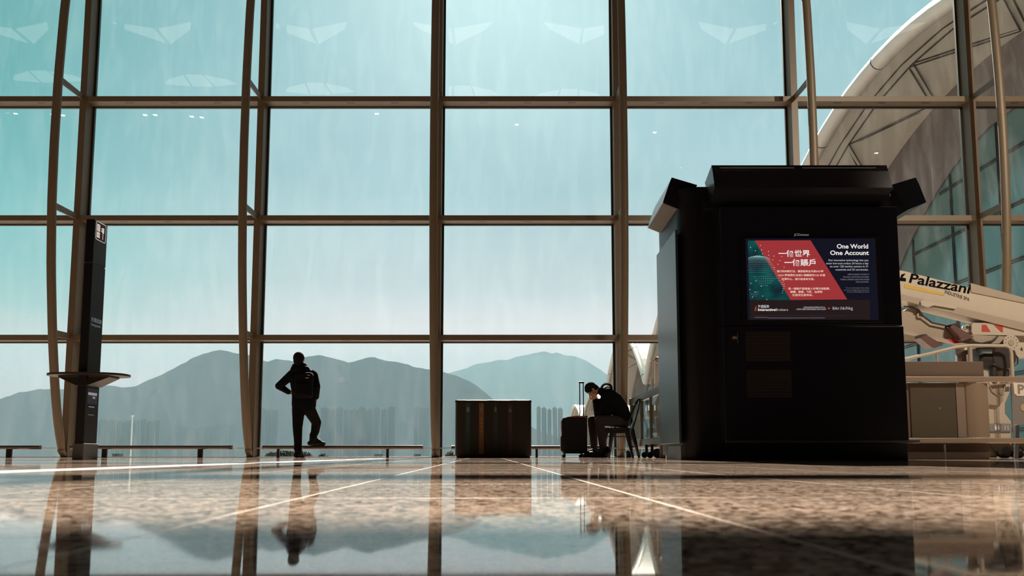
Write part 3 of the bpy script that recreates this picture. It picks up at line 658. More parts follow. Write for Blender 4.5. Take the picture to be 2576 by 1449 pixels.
    for q in (-1, 1): MB().tube([(c.x+q*.09, c.y+.08, c.z+.17), (c.x+q*.095, c.y+.14, c.z+.25), (c.x+q*.10, c.y+.26, c.z+.22), (c.x+q*.11, c.y+.31, c.z+.05), (c.x+q*.12, c.y+.2, c.z-.14), (c.x+q*.11, c.y+.08, c.z-.18)], .014, 8).build('strap', BK, bp)
    MB().bbox(c.x+.04, c.x+.09, c.y-.073, c.y-.068, c.z+.10, c.z+.108, .001).box(c.x+.07, c.x+.11, c.y-.075, c.y-.07, c.z+.145, c.z+.151).build('reflective_tab', mat('grey tab', (.5, .5, .55), .3), bp)
standing()
def seated():
    D = 12.0; Q = lambda x, y, d=0: W(x, y, D+d)
    JK = mat('black jacket', (.003, .003, .004), .85, bump=.3, spec=.07); TR = mat('dark brown grey trousers', (.022, .017, .014), .85, bump=.2, spec=.15)
    hc = Q(1490, 981, .02)
    shN, shF = Q(1527, 1000, -.15), Q(1524, 998, .19)
    elN, elF = Q(1508, 1040, -.13), Q(1504, 1041, .17); wrN, wrF = Q(1499, 1008, -.075), Q(1497, 1008, .12)
    hip = Q(1572, 1060, .02); hipN, hipF = Q(1572, 1061, -.09), Q(1570, 1061, .13)
    knN, knF = Q(1508, 1056, -.14), Q(1489, 1057, .17); anN, anF = Q(1518, 1133, -.12), Q(1495, 1132, .18)
    b = MB(); f = Vector((-.55, 0, -.83)); u = Vector((-.83, 0, .55))
    T, R = head(b, hc, f, u)
    nk = Q(1520, 986, .02); b.capsule(hc+Vector((.04, 0, .0)), .058, nk, .062)
    ch = Q(1537, 1010, .02); wa = Q(1562, 1040, .02)
    for q in (-.09, 0, .09): b.capsule(ch+Vector((0, q, 0)), .09, wa+Vector((0, q*.8, 0)), .085); b.capsule(wa+Vector((0, q*.8, 0)), .085, hip+Vector((0, q*.8, 0)), .09)
    b.capsule(shN, .05, shF, .05)
    b.chain([(shN, .05), (elN, .042), (wrN, .028)]); b.chain([(shF, .05), (elF, .042), (wrF, .028)])
    hand(b, wrN, (-.28, .10, .95), (-.1, 1, .0), 1, .35, .38, 1.08); hand(b, wrF, (-.30, -.10, .95), (-.1, -1, 0), -1, .35, .30, 1.0)
    b.chain([(hipN, .08), (knN, .058), (anN, .04)]); b.chain([(hipF, .08), (knF, .058), (anF, .04)])
    b.capsule(anN, .04, anN+Vector((-.10, 0, -.06)), .034); b.capsule(anF, .04, anF+Vector((-.10, 0, -.06)), .034)
    body = b.build('person', SKIN, label='person in a black jacket bent forward on a chair, head in both hands', cat='person')
    fuse(body, .006, 2)
    j = MB()
    for q in (-.11, -.03, .05, .13): j.capsule(ch+Vector((0, q, 0)), .115, wa+Vector((0.0, q*.85, .01)), .115); j.capsule(wa+Vector((0, q*.85, .01)), .115, hip+Vector((.015, q*.85, .02)), .10)
    j.capsule(shN, .08, shF, .08); j.capsule(nk+Vector((.05, 0, .0)), .085, ch, .11)
    j.capsule(Q(1520, 988, -.03), .055, Q(1522, 988, .08), .055)
    j.capsule(Q(1512, 985, -.01), .064, Q(1524, 992, .02), .08); j.capsule(Q(1507, 1012, -.09), .06, Q(1513, 1038, -.09), .07); j.capsule(Q(1506, 1012, .13), .055, Q(1511, 1038, .13), .065)
    for q in (-.09, .0, .10): j.chain([(Q(1531, 990, q), .095), (Q(1548, 1008, q), .125), (Q(1563, 1031, q), .125), (Q(1572, 1052, q), .105)]); j.capsule(Q(1518, 1020, q*.9), .075, Q(1530, 1034, q*.9), .085)
    j.chain([(shN, .082), (elN, .064), (wrN+Vector((0, 0, -.01)), .046)]); j.chain([(shF, .082), (elF, .064), (wrF, .046)])
    fuse(j.build('jacket', JK, body), .009, 3)
    hd = MB()
    for dd, sc_ in ((-.06, .9), (.03, 1.0)):
        c = Q(1526, 978, dd); hd.tube([c+Vector((-.085*math.cos(a)*sc_, .02*math.sin(2*a), .085*math.sin(a)*sc_)) for a in [PI*(-.1+1.2*q/14) for q in range(15)]], .015, 8)
    hd.build('hood_edge', JK, body)
    c = Q(1531, 975, -.05); MB().tube([c+Vector((.022*math.cos(a), 0, .035*math.sin(a))) for a in [PI*(-.6+1.5*q/10) for q in range(11)]], .007, 8).build('hood_highlight', mat('white hood highlight', (.8, .8, .8), .6), body)  # white highlight on the hood loop, shaped as a pale tube
    t = MB()
    for q in (-.08, 0, .08): t.capsule(hip+Vector((.0, q, -.0)), .10, hip+Vector((-.06, q, -.0)), .10)
    t.chain([(hipN, .10), (knN, .075), (Q(1514, 1098, -.13), .068), (anN, .058)]); t.chain([(hipF, .10), (knF, .074), (Q(1493, 1098, .17), .066), (anF, .056)])
    fuse(t.build('trousers', TR, body), .009, 3)
    for an in (anN, anF):
        m = MB(); boot(m, an, (-1, .05), .27, sole_z=0); fuse(m.build('shoe', mat('black shoes', (.006, .006, .006), .7, spec=.15), body), .008, 2)
    h = MB(); h.ball(T(0, -.012, .042), .100, .90, 1.04, .98, R=R); h.ball(T(0, -.05, -.015), .080, .95, .75, 1.0, R=R); h.ball(T(0, .055, .075), .045, 1.2, .8, .7, R=R)
    fuse(h.build('hair', mat('black hair', (.01, .008, .007), .7), body), .008, 2)
seated()
# ------------------------------------------------------------------ chair
def chair():
    D = 12.02; cx = gx(1558, D, 1075); sz = gz(1077, D); o = thing('metal_chair', 'black metal bistro chair with an arched back under the seated person', 'chair', (cx, D, 0))
    th = math.radians(-24); R = Matrix.Rotation(th, 3, 'Z')
    L = lambda x, y, z: R@Vector((x, y, 0))+Vector((cx, D, z))    # local +x = towards the back of the chair
    CH = mat('black chair metal', (.012, .012, .013), .3, .5)
    pts = []
    for cxx, cyy, a0 in ((.15, .15, 0), (-.16, .16, 90), (-.16, -.16, 180), (.15, -.15, 270)):
        for q in range(5): a = math.radians(a0+q*22.5); pts.append(L(cxx+.03*math.cos(a), cyy+.03*math.sin(a), sz-.02))
    MB().prism(pts, (0, 0, .02)).build('seat', CH, o)
    ap = MB()
    for a, b in (((-.18, -.18), (.17, -.17)), ((.17, -.17), (.17, .17)), ((.17, .17), (-.18, .18)), ((-.18, .18), (-.18, -.18))): ap.bar(L(*a, sz-.035), L(*b, sz-.045), .014, .075)
    ap.build('apron', CH, o)
    for x, y, fx, fy in ((-.17, -.17, -.24, -.21), (-.17, .17, -.24, .21), (.16, -.16, .27, -.20), (.16, .16, .27, .20)):
        a, b = L(x, y, sz-.02), L(fx, fy, 0); m = MB(); m.tube([a, a+(b-a)*.35, a+(b-a)*.7, b], [.048, .038, .027, .019], 10); m.build('leg', CH, o)
    MB().bar(L(-.19, -.17, .34), L(.18, .17, .34), .01, .014).bar(L(-.19, .17, .34), L(.18, -.17, .34), .01, .014).build('cross_brace', CH, o)
    hoop = []
    for q in range(17):
        a = PI*q/16; hh = math.sin(a)**.75; hoop.append(L(.18+.15*hh, -.185*math.cos(a), sz+.46*hh))
    MB().tube([L(.17, -.17, sz-.01)]+hoop+[L(.17, .17, sz-.01)], .014, 10).build('back_hoop', CH, o)
    MB().prism([L(.185, -.045, sz), L(.185, .045, sz), L(.31, .05, sz+.45), L(.31, -.05, sz+.45)], R@Vector((.006, 0, 0))).build('back_slat', mat('chair slat metal', (.10, .12, .14), .15, .8), o)
chair()
# ------------------------------------------------------------------ suitcase, bag, bottle
def suitcase():
    D = 11.95; x0, x1 = gx(1410, D, 1100), gx(1476, D, 1100); zb, zt = gz(1141, D), gz(1050, D); o = thing('suitcase', 'black soft suitcase with dark red top and raised handle beside the seated person', 'suitcase', ((x0+x1)/2, D, 0))
    SC = mat('black nylon cloth', (.006, .005, .005), .8, bump=.3, spec=.15); RD = mat('dark red cloth', (.13, .02, .025), .7, bump=.2)
    MB().bbox(x0+.02, x1, D-.13, D+.13, zb, zt, .05, 4).build('case_body', SC, o)
    MB().bbox(x0-.0, x0+.1, D-.10, D+.10, zb+.03, zb+.30, .035, 3).build('front_pocket', SC, o)
    MB().bbox(x0+.01, x0+.1, D-.10, D+.10, zb+.34, zt-.03, .03, 3).build('upper_pocket', mat('dark maroon cloth', (.035, .006, .008), .7), o)
    MB().prism([(x0+.04, D-.1, zt-.015), (x0+.12, D-.1, zt+.005), (x0+.25, D-.1, zt+.022), (x1-.02, D-.1, zt+.018), (x1-.02, D-.1, zt-.02), (x0+.04, D-.1, zt-.04)], (0, .2, 0)).build('top_flap', RD, o)
    zh = gz(960, D); xa, xb = gx(1458.5, D, 1000), gx(1467.5, D, 1000)
    h = MB().tube([(xa, D, zt-.02), (xa, D, zh-.02), (xa+.004, D, zh-.008), (xb-.004, D, zh-.008), (xb, D, zh-.02), (xb, D, zt-.02)], .0085, 10).build('pull_handle', BLACK, o)
    MB().bbox(xa-.014, xb+.014, D-.016, D+.016, zh-.03, zh, .008).build('grip', BLACK, h)
    MB().tube([(xb+.03, D-.02, zt), (xb+.05, D-.02, zt+.03), (x1+.0, D-.02, zt+.02), (x1+.005, D-.02, zt-.03)], .01, 8).build('carry_strap', SC, o)
    for xx, yy in ((x0+.06, D-.09), (x0+.06, D+.09), (x1-.09, D-.09), (x1-.09, D+.09)):
        w = MB().bbox(xx-.012, xx+.012, yy-.015, yy+.015, .03, zb+.01, .004).build('caster_fork', BLACK, o)
        MB().lathe((xx-.01, yy-.012, .026), [(.020, 0), (.026, .004), (.026, .020), (.020, .024)], 16, 'Y').build('wheel', BLACK, w)
suitcase()
def bag():
    D = 12.0; o = thing('shoulder_bag', 'low black bag lying on the floor between suitcase and chair', 'bag', (gx(1490, D), 11.78, 0))
    x0, x1 = gx(1463, D), gx(1528, D)
    m = MB(); zt = .10
    m.capsule((x0+.06, 11.76, .055), .052, (x1-.08, 11.76, .06), .056); m.capsule((x0+.1, 11.72, .05), .047, (x1-.12, 11.70, .05), .047)
    m.capsule((x1-.12, 11.74, .10), .05, (x1-.05, 11.74, .11), .06)
    fuse(m.build('bag_body', mat('black bag cloth', (.005, .005, .007), .8, bump=.4, spec=.15), o), .008, 4)
    MB().tube([(x0+.05, 11.74, .09), (x0+.12, 11.69, .13), (x0+.25, 11.68, .13), (x1-.08, 11.72, .10)], .009, 8).build('handle', BLACK, o)
bag()
def bottle():
    D = 12.75; x = gx(1579.5, D, 1140); o = thing('drink_bottle', 'small black bottle with a white cap on the floor behind the chair', 'bottle', (x, D, 0))
    MB().lathe((x, D, 0), [(.028, 0), (.032, .006), (.032, .10), (.026, .118)], 20).build('flask', BLACK, o)
    MB().lathe((x, D, .118), [(.026, 0), (.026, .012), (.012, .028), (.006, .030)], 20).build('cap', mat('white plastic', (.8, .8, .8), .4), o)
bottle()
# ------------------------------------------------------------------ wheeled glass barrier
def barrier():
    X = 2.10; o = thing('glass_barrier', 'wheeled steel framed glass barrier between the chair and the kiosk', 'barrier', (X, 11.8, 0))
    FR = mat('brown grey frame metal', (.09, .07, .055), .35, .4)
    ya, yb = 10.35, 13.05; H = 1.06
    for y, w in ((ya, .075), (11.15, .04), (11.95, .05), (12.95, .06)):
        MB().bbox(X-w/2, X+w/2, y-.03, y+.03, .0 if w == .075 else .18, H+(.01 if w == .075 else -.03), .006).build('post', FR, o)
    MB().bbox(X-.03, X+.03, ya, yb, H-.15, H-.04, .006).build('top_rail', FR, o)
    MB().bbox(X-.03, X+.03, ya, yb, .18, .30, .006).build('bottom_rail', FR, o)
    for a, b in ((ya+.04, 11.12), (11.18, 11.92), (11.98, 12.92)):
        MB().box(X-.005, X+.005, a, b, .31, H-.17).build('glass_panel', MATS['barrier glass'] if 'barrier glass' in MATS else glass_mat('barrier glass', (.85, .93, .92), 0), o)
    for y in (10.75, 11.2, 12.6):
        f = MB().bbox(X-.09, X-.05, y-.015, y+.015, .04, .20, .004).box(X-.07, X+.02, y-.012, y+.012, .17, .19).build('caster_fork', BLACK, o)
        MB().lathe((X-.10, y-.0, .045), [(.03, -.012), (.045, -.008), (.045, .012), (.03, .016)], 18, 'Y').build('wheel', BLACK, f)
    MB().lathe((X-.02, 10.6, .07), [(.05, -.012), (.07, -.008), (.07, .012), (.05, .016)], 20, 'Y').build('wheel', BLACK, o)
barrier()
# ------------------------------------------------------------------ steel counter and boom lift behind the kiosk
def counter():
    D = 9.2; xr = gx(2487, D, 1030); xl = 4.1; z = lambda y: gz(y, D)
    o = thing('steel_counter', 'brown steel service counter with bright rails right of the kiosk', 'counter', (5.2, D, 0))
    BR = mat('brown grey counter panel', (.17, .12, .09), .45); ST = mat('warm satin steel', (.42, .32, .24), .35, .35, vscale=2)
    MB().bbox(xl, xr, D+.05, D+.5, z(950), z(908), .006).build('upstand', BR, o)
    MB().bbox(xl, xr, D+.03, D+.5, .0, z(1112), .006).build('base_box', mat('dark brown panel', (.07, .045, .03), .5), o)
    MB().bbox(xl, xr-.2, D+.02, D+.5, z(1100), z(963), .004).build('cabinet', BR, o)
    dr = MB().bbox(gx(2290, D), gx(2404, D), D, D+.02, z(1100), z(964), .003).build('door', mat('olive brown door', (.10, .08, .055), .4), o)
    c = W(2364, 1027, D-.005); MB().lathe(c, [(.016, 0), (.016, .006), (.01, .01)], 14, 'Y').build('keyhole', STEEL, dr)
    MB().bbox(gx(2405, D), gx(2427, D), D-.005, D+.02, z(1100), z(964), .003).build('door_edge', mat('mauve grey panel', (.28, .21, .17), .4), o)
    pts = []; xa = gx(2428, D)
    for q in range(13): a = PI*.5+PI*.5*q/12; pts.append((xr-.10-.20*math.cos(PI-a)*0+(-.10)*0+0, 0, 0))
    m = MB(); n_ = 14; prof = [(xa+(xr-xa)*q/n_, D+.0-.05*math.sin(PI*q/n_)) for q in range(n_+1)]
    m.prism([(x, y, z(1100)) for x, y in prof]+[(xr, D+.3, z(1100)), (xa, D+.3, z(1100))], (0, 0, z(964)-z(1100)), True); m.build('rounded_end', ST, o)
    for a, b in ((962, 948), (1115, 1102)):
        MB().bbox(xl, 9.2, D-.06, D-.02, z(a), z(b), .008).build('rail', ST, o)
    for px in (2700, 2900): MB().bbox(gx(px, D)-.03, gx(px, D)+.03, D-.02, D+.02, 0, z(948), .004).build('post', ST, o)
    MB().box(gx(2277, D)-.006, gx(2277, D)+.006, D-.8, D-.78, 0, z(1120)).build('thin_post', STEEL, o)
counter()
def lift():
    D = 11.0; Q = lambda x, y, d=0: W(x, y, D+d)
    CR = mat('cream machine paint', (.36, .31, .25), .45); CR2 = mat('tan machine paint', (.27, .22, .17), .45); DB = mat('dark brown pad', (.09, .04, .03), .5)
    BK = mat('black machine rubber', (.015, .014, .013), .5); YE = mat('yellow stripe paint', (.42, .27, .035), .5); RD = mat('red stripe paint', (.33, .03, .02), .5)
    o = thing('boom_lift', 'cream folding boom lift parked behind the counter', 'lift', (7.6, D+.3, 0))
    def beam(p, d, name, m, par=None, dd=0): return MB().prism([Q(x, y, dd) for x, y in p], (0, d, 0)).build(name, m, par or o)
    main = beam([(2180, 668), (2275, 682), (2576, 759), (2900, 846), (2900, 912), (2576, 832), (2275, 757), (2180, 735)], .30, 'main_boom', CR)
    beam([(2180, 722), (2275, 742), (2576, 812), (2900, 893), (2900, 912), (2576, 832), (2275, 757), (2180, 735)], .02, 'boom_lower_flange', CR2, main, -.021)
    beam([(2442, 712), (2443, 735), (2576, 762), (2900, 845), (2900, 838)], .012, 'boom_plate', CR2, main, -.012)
    beam([(2275, 714), (2376, 738), (2376, 744), (2275, 724)], .003, 'yellow_stripe', YE, main, -.004)
    al = math.atan2(-(714-688), 100); al = -math.atan(.25)
    R = Matrix.Rotation(PI/2, 4, 'X')@Matrix.Rotation(al, 4, 'Z')
    R = Matrix.Rotation(-math.atan(.25), 4, 'Y').inverted()@Matrix.Rotation(PI/2, 4, 'X')
    INK = mat('black lettering', (.004, .004, .004), .9, spec=.05)
    s1 = text('Palazzani', 'lettering', INK, main, (0, 0, 0), .205, bold=.022, R=R)
    def fit(t, p, w):   # put the text's lower left at p and give it its width
        xs = [v.co.x for v in t.data.vertices]; zs = [v.co.z for v in t.data.vertices]; x0 = min(xs); k = w/(max(xs)-x0); pl = min(t.data.vertices, key=lambda v: v.co.x+ .3*v.co.z)
        ref = Vector((x0, 0, pl.co.z))
        for v in t.data.vertices: v.co = Vector((p.x+(v.co.x-x0)*k, p.y+v.co.y-.0012, p.z+(v.co.z-ref.z)))
    fit(s1, Q(2286, 711), gx(2443, D, 720)-gx(2286, D, 720))
    s2 = text('INDUSTRIE SPA', 'lettering', INK, main, (0, 0, 0), .075, bold=.01, R=R); fit(s2, Q(2376, 738), gx(2437, D, 745)-gx(2376, D, 745))
    beam([(2268, 690), (2279, 688), (2270, 698), (2279, 700), (2279, 708), (2262, 706)], .004, 'logo_mark', INK, main, -.005)
    beam([(2316, 758), (2322, 754), (2350, 760), (2408, 771), (2403, 777), (2350, 768), (2335, 773), (2318, 768)], .06, 'hose_clamp', CR, main, -.05)
    # folded lower arm and its links
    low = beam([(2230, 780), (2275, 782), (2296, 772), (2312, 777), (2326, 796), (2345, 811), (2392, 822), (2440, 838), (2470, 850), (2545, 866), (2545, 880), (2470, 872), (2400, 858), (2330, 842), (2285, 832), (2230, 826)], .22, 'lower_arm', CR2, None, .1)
    MB().tube([Q(2274, 771, .05), Q(2294, 773, .05), Q(2306, 778, .05), Q(2322, 795, .05), Q(2345, 812, .05), Q(2392, 822, .05)], .012, 8).build('hose', BK, low)
    for px, py in ((2315, 792), (2433, 823)):
        c = Q(px, py, .06); k_ = MB().lathe((c.x, c.y, c.z), [(.045, 0), (.045, .04)], 18, 'Y').build('pivot_pin', CR, low); MB().lathe((c.x, c.y-.01, c.z), [(.022, 0), (.022, .02)], 14, 'Y').build('bolt', DKMETAL, k_)
    jib = beam([(2448, 812), (2900, 815), (2900, 850), (2448, 842), (2444, 834), (2444, 818)], .25, 'jib_arm', CR)
    beam([(2470, 817), (2481, 817), (2492, 835), (2470, 834)], .003, 'red_chevron', RD, jib, -.004); beam([(2501, 818), (2523, 818), (2523, 836), (2519, 835)], .003, 'red_chevron', RD, jib, -.004)
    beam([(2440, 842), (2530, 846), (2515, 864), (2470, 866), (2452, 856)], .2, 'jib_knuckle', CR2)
    for p in (((2391, 822), (2399, 817), (2450, 847), (2428, 856), (2420, 853)), ((2314, 850), (2330, 842), (2374, 868), (2350, 876), (2344, 874))):
        d_ = beam(p, .18, 'outrigger_pad', DB, None, -.05)
    beam([(2391, 816), (2412, 811), (2416, 820), (2394, 822)], .16, 'pad_bracket', BK, None, -.04); beam([(2315, 842), (2330, 840), (2336, 846), (2318, 852)], .16, 'pad_bracket', BK, None, -.04)
    beam([(2380, 853), (2402, 852), (2420, 862), (2400, 864)], .02, 'red_strip', RD, None, .05)
    c = Q(2544, 862, -.02); kn = MB().lathe((c.x, c.y, c.z), [(.118, 0), (.118, .12)], 32, 'Y').build('knuckle_disc', CR, o)
    MB().lathe((c.x, c.y-.006, c.z), [(.045, 0), (.045, .006)], 24, 'Y').build('hub_cap', CR2, kn)
    bo = MB()
    for q in range(12): bo.lathe((c.x+.088*math.cos(q*PI/6), c.y-.005, c.z+.088*math.sin(q*PI/6)), [(.006, 0), (.006, .005)], 8, 'Y')
    bo.build('bolt_ring', DKMETAL, kn)
    beam([(2540, 845), (2900, 850), (2900, 930), (2600, 900), (2560, 900)], .15, 'side_plate', CR, None, .1)
    c = Q(2570, 880, .09); t = text('4', 'number', INK, o, (c.x-.02, c.y+.008, c.z-.02), .09)
    MB().tube([Q(2440, 853, -.03), Q(2452, 861, -.03), Q(2470, 864, -.03), Q(2495, 858, -.03), Q(2510, 846, -.03)], .014, 8).build('hose', BK, o)
    MB().tube([Q(2550, 890, -.03), Q(2560, 900, -.03), Q(2560, 915, -.03), Q(2548, 922, -.03)], .012, 8).build('hose', BK, o)
    # guard rail, tank and motor
    g = MB(); g.tube([Q(2240, 912, -.2), Q(2275, 904, -.2), Q(2345, 888, -.2), Q(2405, 873, -.2), Q(2440, 869, -.2), Q(2530, 870, -.2), Q(2541, 876, -.2), Q(2544, 890, -.2), Q(2547, 950, -.2), Q(2555, 1100, -.2)], .025, 10); g.build('guard_rail', CR, o)
    MB().tube([Q(2357, 886, -.2), Q(2357, 960, -.2)], .018, 8).build('guard_post', CR2, o); MB().tube([Q(2440, 872, -.2), Q(2443, 960, -.2)], .03, 8).build('guard_post', CR2, o)
    c = Q(2427, 950, .0); MB().lathe((c.x, c.y, c.z), [(.105, -.3), (.105, .44), (.09, .46)], 24).build('tank', mat('brown tank', (.10, .075, .06), .4), o)
    c = Q(2508, 903, .1); mo = MB().lathe((c.x-.35, c.y, c.z-.0), [(.13, 0), (.17, .05), (.17, .33)], 24, 'X').build('motor', BK, o)
    MB().lathe((c.x, c.y-.18, c.z+.0), [(.17, 0), (.185, .03), (.185, .3)], 28, 'Y').build('air_filter', mat('dark filter drum', (.03, .025, .022), .4), o)
    MB().tube([Q(2500, 925, 0), Q(2497, 940, 0), Q(2503, 960, 0)], .05, 10).build('engine_pipe', BK, o); MB().tube([Q(2525, 915, 0), Q(2532, 935, 0), Q(2530, 960, 0)], .04, 10).build('engine_pipe', BK, o)
    mst = beam([(2487, 925), (2545, 925), (2540, 985), (2528, 1015), (2528, 1040), (2543, 1060), (2543, 1148), (2487, 1148)], .3, 'mast_base', CR, None, .12)
    beam([(2488, 968), (2530, 966), (2524, 1010), (2510, 1020), (2488, 1017)], .05, 'cover_plate', CR2, mst, .06)
    MB().tube([Q(2490, 970, .05), Q(2496, 985, .05), Q(2510, 995, .05), Q(2524, 990, .05), Q(2528, 970, .05)], .012, 8).build('hose', CR2, mst)
    MB().tube([Q(2488, 966, .02), Q(2530, 962, .02), Q(2552, 962, .02)], .028, 10).build('handle_bar', CR, mst)
    pl = beam([(2487, 1066), (2545, 1066), (2545, 1085), (2487, 1085)], .015, 'number_plate', mat('grey plate', (.17, .17, .17), .5), None, .09)
    WT = mat('pale print', (.6, .58, .55), .5)
    c = Q(2525, 1081, .085); text('11', 'lettering', WT, pl, (c.x, c.y, c.z), .085)
    fg = MB()
    for px in (2504, 2512):
        c = Q(px, 1070, .085); fg.ball(c, .011, 1, .4, 1); fg.prism([c+Vector((-.018, 0, -.015)), c+Vector((.018, 0, -.015)), c+Vector((.012, 0, -.07)), c+Vector((-.012, 0, -.07))], (0, -.004, 0))
    c = Q(2519, 1077, .085); fg.box(c.x-.006, c.x+.006, c.y-.004, c.y, c.z-.006, c.z+.006)
    fg.build('person_symbols', WT, pl)
    MB().tube([Q(2487, 1115, 0), Q(2500, 1135, 0), Q(2515, 1147, 0)], .010, 8).build('hose', BK, o)
    for px, py, r_ in ((2528, 1132, .09), (2560, 1135, .09)):
        c = Q(px, 1150, .05); MB().lathe((c.x, c.y-.06, r_), [(r_*.7, 0), (r_, .02), (r_, .12), (r_*.7, .14)], 22, 'Y').build('track_wheel', DKMETAL, o)
    MB().box(gx(2480, D), gx(2850, D), D, D+.6, .10, .22).build('chassis', mat('dark chassis', (.10, .075, .055), .5), o)
    for q in range(5):
        c = Q(2542+q*8, 1118+q*5, .0); MB().ball(c, .018).build('grease_fitting', STEEL, o)
lift()
def board():
    D = 10.2; Q = lambda x, y, d=0: W(x, y, D+d)
    o = thing('notice_board', 'grey standing notice board with a white heading at the right edge', 'sign', (gx(2620, D), D, 0))
    MB().prism([Q(2553, 1068), Q(2546, 965), Q(2700, 965), Q(2700, 1068)], (0, .03, 0)).build('panel', mat('grey board', (.17, .16, .15), .5), o)
    MB().prism([Q(2548, 963), Q(2700, 963), Q(2700, 996), Q(2558, 996), Q(2551, 990)], (0, -.008, 0)).build('heading', mat('off white heading', (.62, .55, .47), .5), o)
    c = Q(2560, 990, -.012); text('PE', 'lettering', mat('grey letters', (.2, .18, .16), .5), o, (c.x, c.y, c.z), .18, bold=.02)
    c = Q(2572, 1025, -.004); MB().lathe((c.x+.02, c.y-.003, c.z), [(.05, 0), (.05, .003)], 24, 'Y').build('round_emblem', mat('gold emblem', (.35, .28, .16), .5), o)
    MB().prism([Q(2556, 1070), Q(2553, 1152), Q(2562, 1152), Q(2565, 1070)], (0, .03, 0)).build('leg', DKMETAL, o); MB().prism([Q(2690, 1070), Q(2690, 1152), Q(2699, 1152), Q(2700, 1070)], (0, .03, 0)).build('leg', DKMETAL, o)
board()
# ------------------------------------------------------------------ outside: concourse with wave roof
def concourse():
    WHT = mat('white roof metal', (.60, .56, .51), .45, vscale=.5); SOF = mat('pale soffit panels', (.52, .47, .41), .6, vscale=.5); SPN = mat('dark grey spandrel', (.13, .112, .105), .6, vscale=.4)
    GL = mat('teal tinted outer glass', (.10, .19, .19), .12, .0, vscale=.3, spec=.8); LN = mat('dark joint line', (.03, .03, .03), .6)
    o = thing('airport_concourse', 'white concourse building with wave shaped roof edge outside on the right', 'building', (30, 80, -6))
    XE, XS, XF = 15.0, 19.0, 20.0
    vaults = [(28.6, 18, 16.0, 8.0, 13.8), (64.6, 18, 16, 8, 13.8), (100.6, 18, 15.8, 8, 13.6), (138.0, 19.5, 11.4, 6.5, 9), (177, 19.5, 11.4, 6.5, 9)]
    for vi, (yp, hw, zp, zv, zcp) in enumerate(vaults):
        zr = lambda u: zp-(zp-zv)*u*u; zc = lambda u: max(zcp-17*u*u*(.6 if vi > 2 else 1), -6)
        us = [-1+2*i/28 for i in range(29)]
        if vi == 0: us = [u for u in us if u > -.75]
        ys = [yp+hw*u for u in us]
        # roof shell with thickness
        m = MB(); vs = []
        for u, y in zip(us, ys): vs += [(XE, y, zr(u)+.25), (XE+60, y, zr(u)+.6), (XE+60, y, zr(u)), (XE, y, zr(u)-.05)]
        fs = []
        for i in range(len(us)-1):
            for k in range(4): fs.append((4*i+k, 4*i+(k+1) % 4, 4*i+4+(k+1) % 4, 4*i+4+k))
        m.add(vs, fs, False); sh = m.build('roof_shell', WHT, o)
        m = MB(); vs = []
        for u, y in zip(us, ys): vs += [(XE+.2, y, zr(u)-.10), (XS, y, zr(u)-.14), (XS, y, zr(u)-.06), (XE+.2, y, zr(u)-.06)]
        m.add(vs, fs, False); m.build('soffit', SOF, o)
        m = MB(); vs = []
        for u, y in zip(us, ys):
            a = zr(u)-.1; b = min(zc(u), a-.3); vs += [(XS, y, a), (XF, y, b), (XF+.4, y, b), (XF+.4, y, a)]
        m.add(vs, fs, False); m.build('spandrel', SPN, o)
        MB().tube([(XE, y, zr(u)+.05) for u, y in zip(us, ys)], .34, 14).build('edge_tube', WHT, o)
        seam = MB(); rib = MB(); nodes = []
        yy = yp+hw*(-.95)
        while yy < yp+hw*.97:
            u = (yy-yp)/hw
            if not (vi == 0 and u < -.75):
                u2 = u+.004; seam.tube([(XE, yy, zr(u)+.05), (XE, yy+.05, zr(u2)+.05)], .352, 14); nodes.append((yy, u))
            yy += 5.8 if vi < 3 else 8
        seam.build('tube_seam', LN, o)
        zs = lambda u: zr(u)-.13
        for (a, ua), (b, ub) in zip(nodes, nodes[1:]):
            mid = (a+b)/2; um = (ua+ub)/2
            for q in (-.16, .16):
                rib.bar((XE+1.3, a+q, zs(ua)), (XS-.1, mid+q, zs(um)), .05, .03); rib.bar((XS-.1, mid+q, zs(um)), (XE+1.3, b+q, zs(ub)), .05, .03)
            rib.bar((XE+1.3, a, zs(ua)), (XE+1.3, mid, zs(um)), .05, .03); rib.bar((XE+1.3, mid, zs(um)), (XE+1.3, b, zs(ub)), .05, .03)
            rib.bar((XE+.9, a, zs(ua)), (XE+.9, mid, zs(um)), .04, .03); rib.bar((XE+.9, mid, zs(um)), (XE+.9, b, zs(ub)), .04, .03)
        if len(rib.v): rib.build('panel_joint', LN, o)
        # glass front under this vault, with its grid
        m = MB(); vs = []
        for u, y in zip(us, ys): b = min(zc(u), zr(u)-.4)+.02; vs += [(XF+.1, y, -6), (XF+.1, y, max(b, -5.9)), (XF+.3, y, max(b, -5.9)), (XF+.3, y, -6)]
        m.add(vs, fs, False); gf = m.build('glass_front', GL, o)
        g = MB()
        y = ys[0]+.5
        while y < ys[-1]:
            u = (y-yp)/hw; b = min(zc(u), zr(u)-.4)
            if b > -5: g.box(XF+.04, XF+.1, y-.06, y-.03, -6, b).box(XF+.04, XF+.1, y+.03, y+.06, -6, b)
            y += 3.33
        z = -6+.3
        while z < zcp:
            # span where the glass reaches this height
            uu = [u for u in us if min(zc(u), zr(u)-.4) > z]
            if len(uu) > 1:
                a, b = yp+hw*min(uu), yp+hw*max(uu); g.box(XF+.04, XF+.1, a, b, z-.07, z-.03).box(XF+.04, XF+.1, a, b, z+.03, z+.07)
            z += 2.24
        g.build('glazing_bars', LN, o)
    MB().box(XF+.5, XF+45, 12, 197, -6, -5).build('floor_slab', SPN, o)
    # closes the lower gaps between the vaults
    MB().box(XF+.45, XF+.6, 12, 197, -6, 5.5).build('inner_wall', mat('pale inner wall', (.35, .33, .30), .7, vscale=.3), o)
concourse()
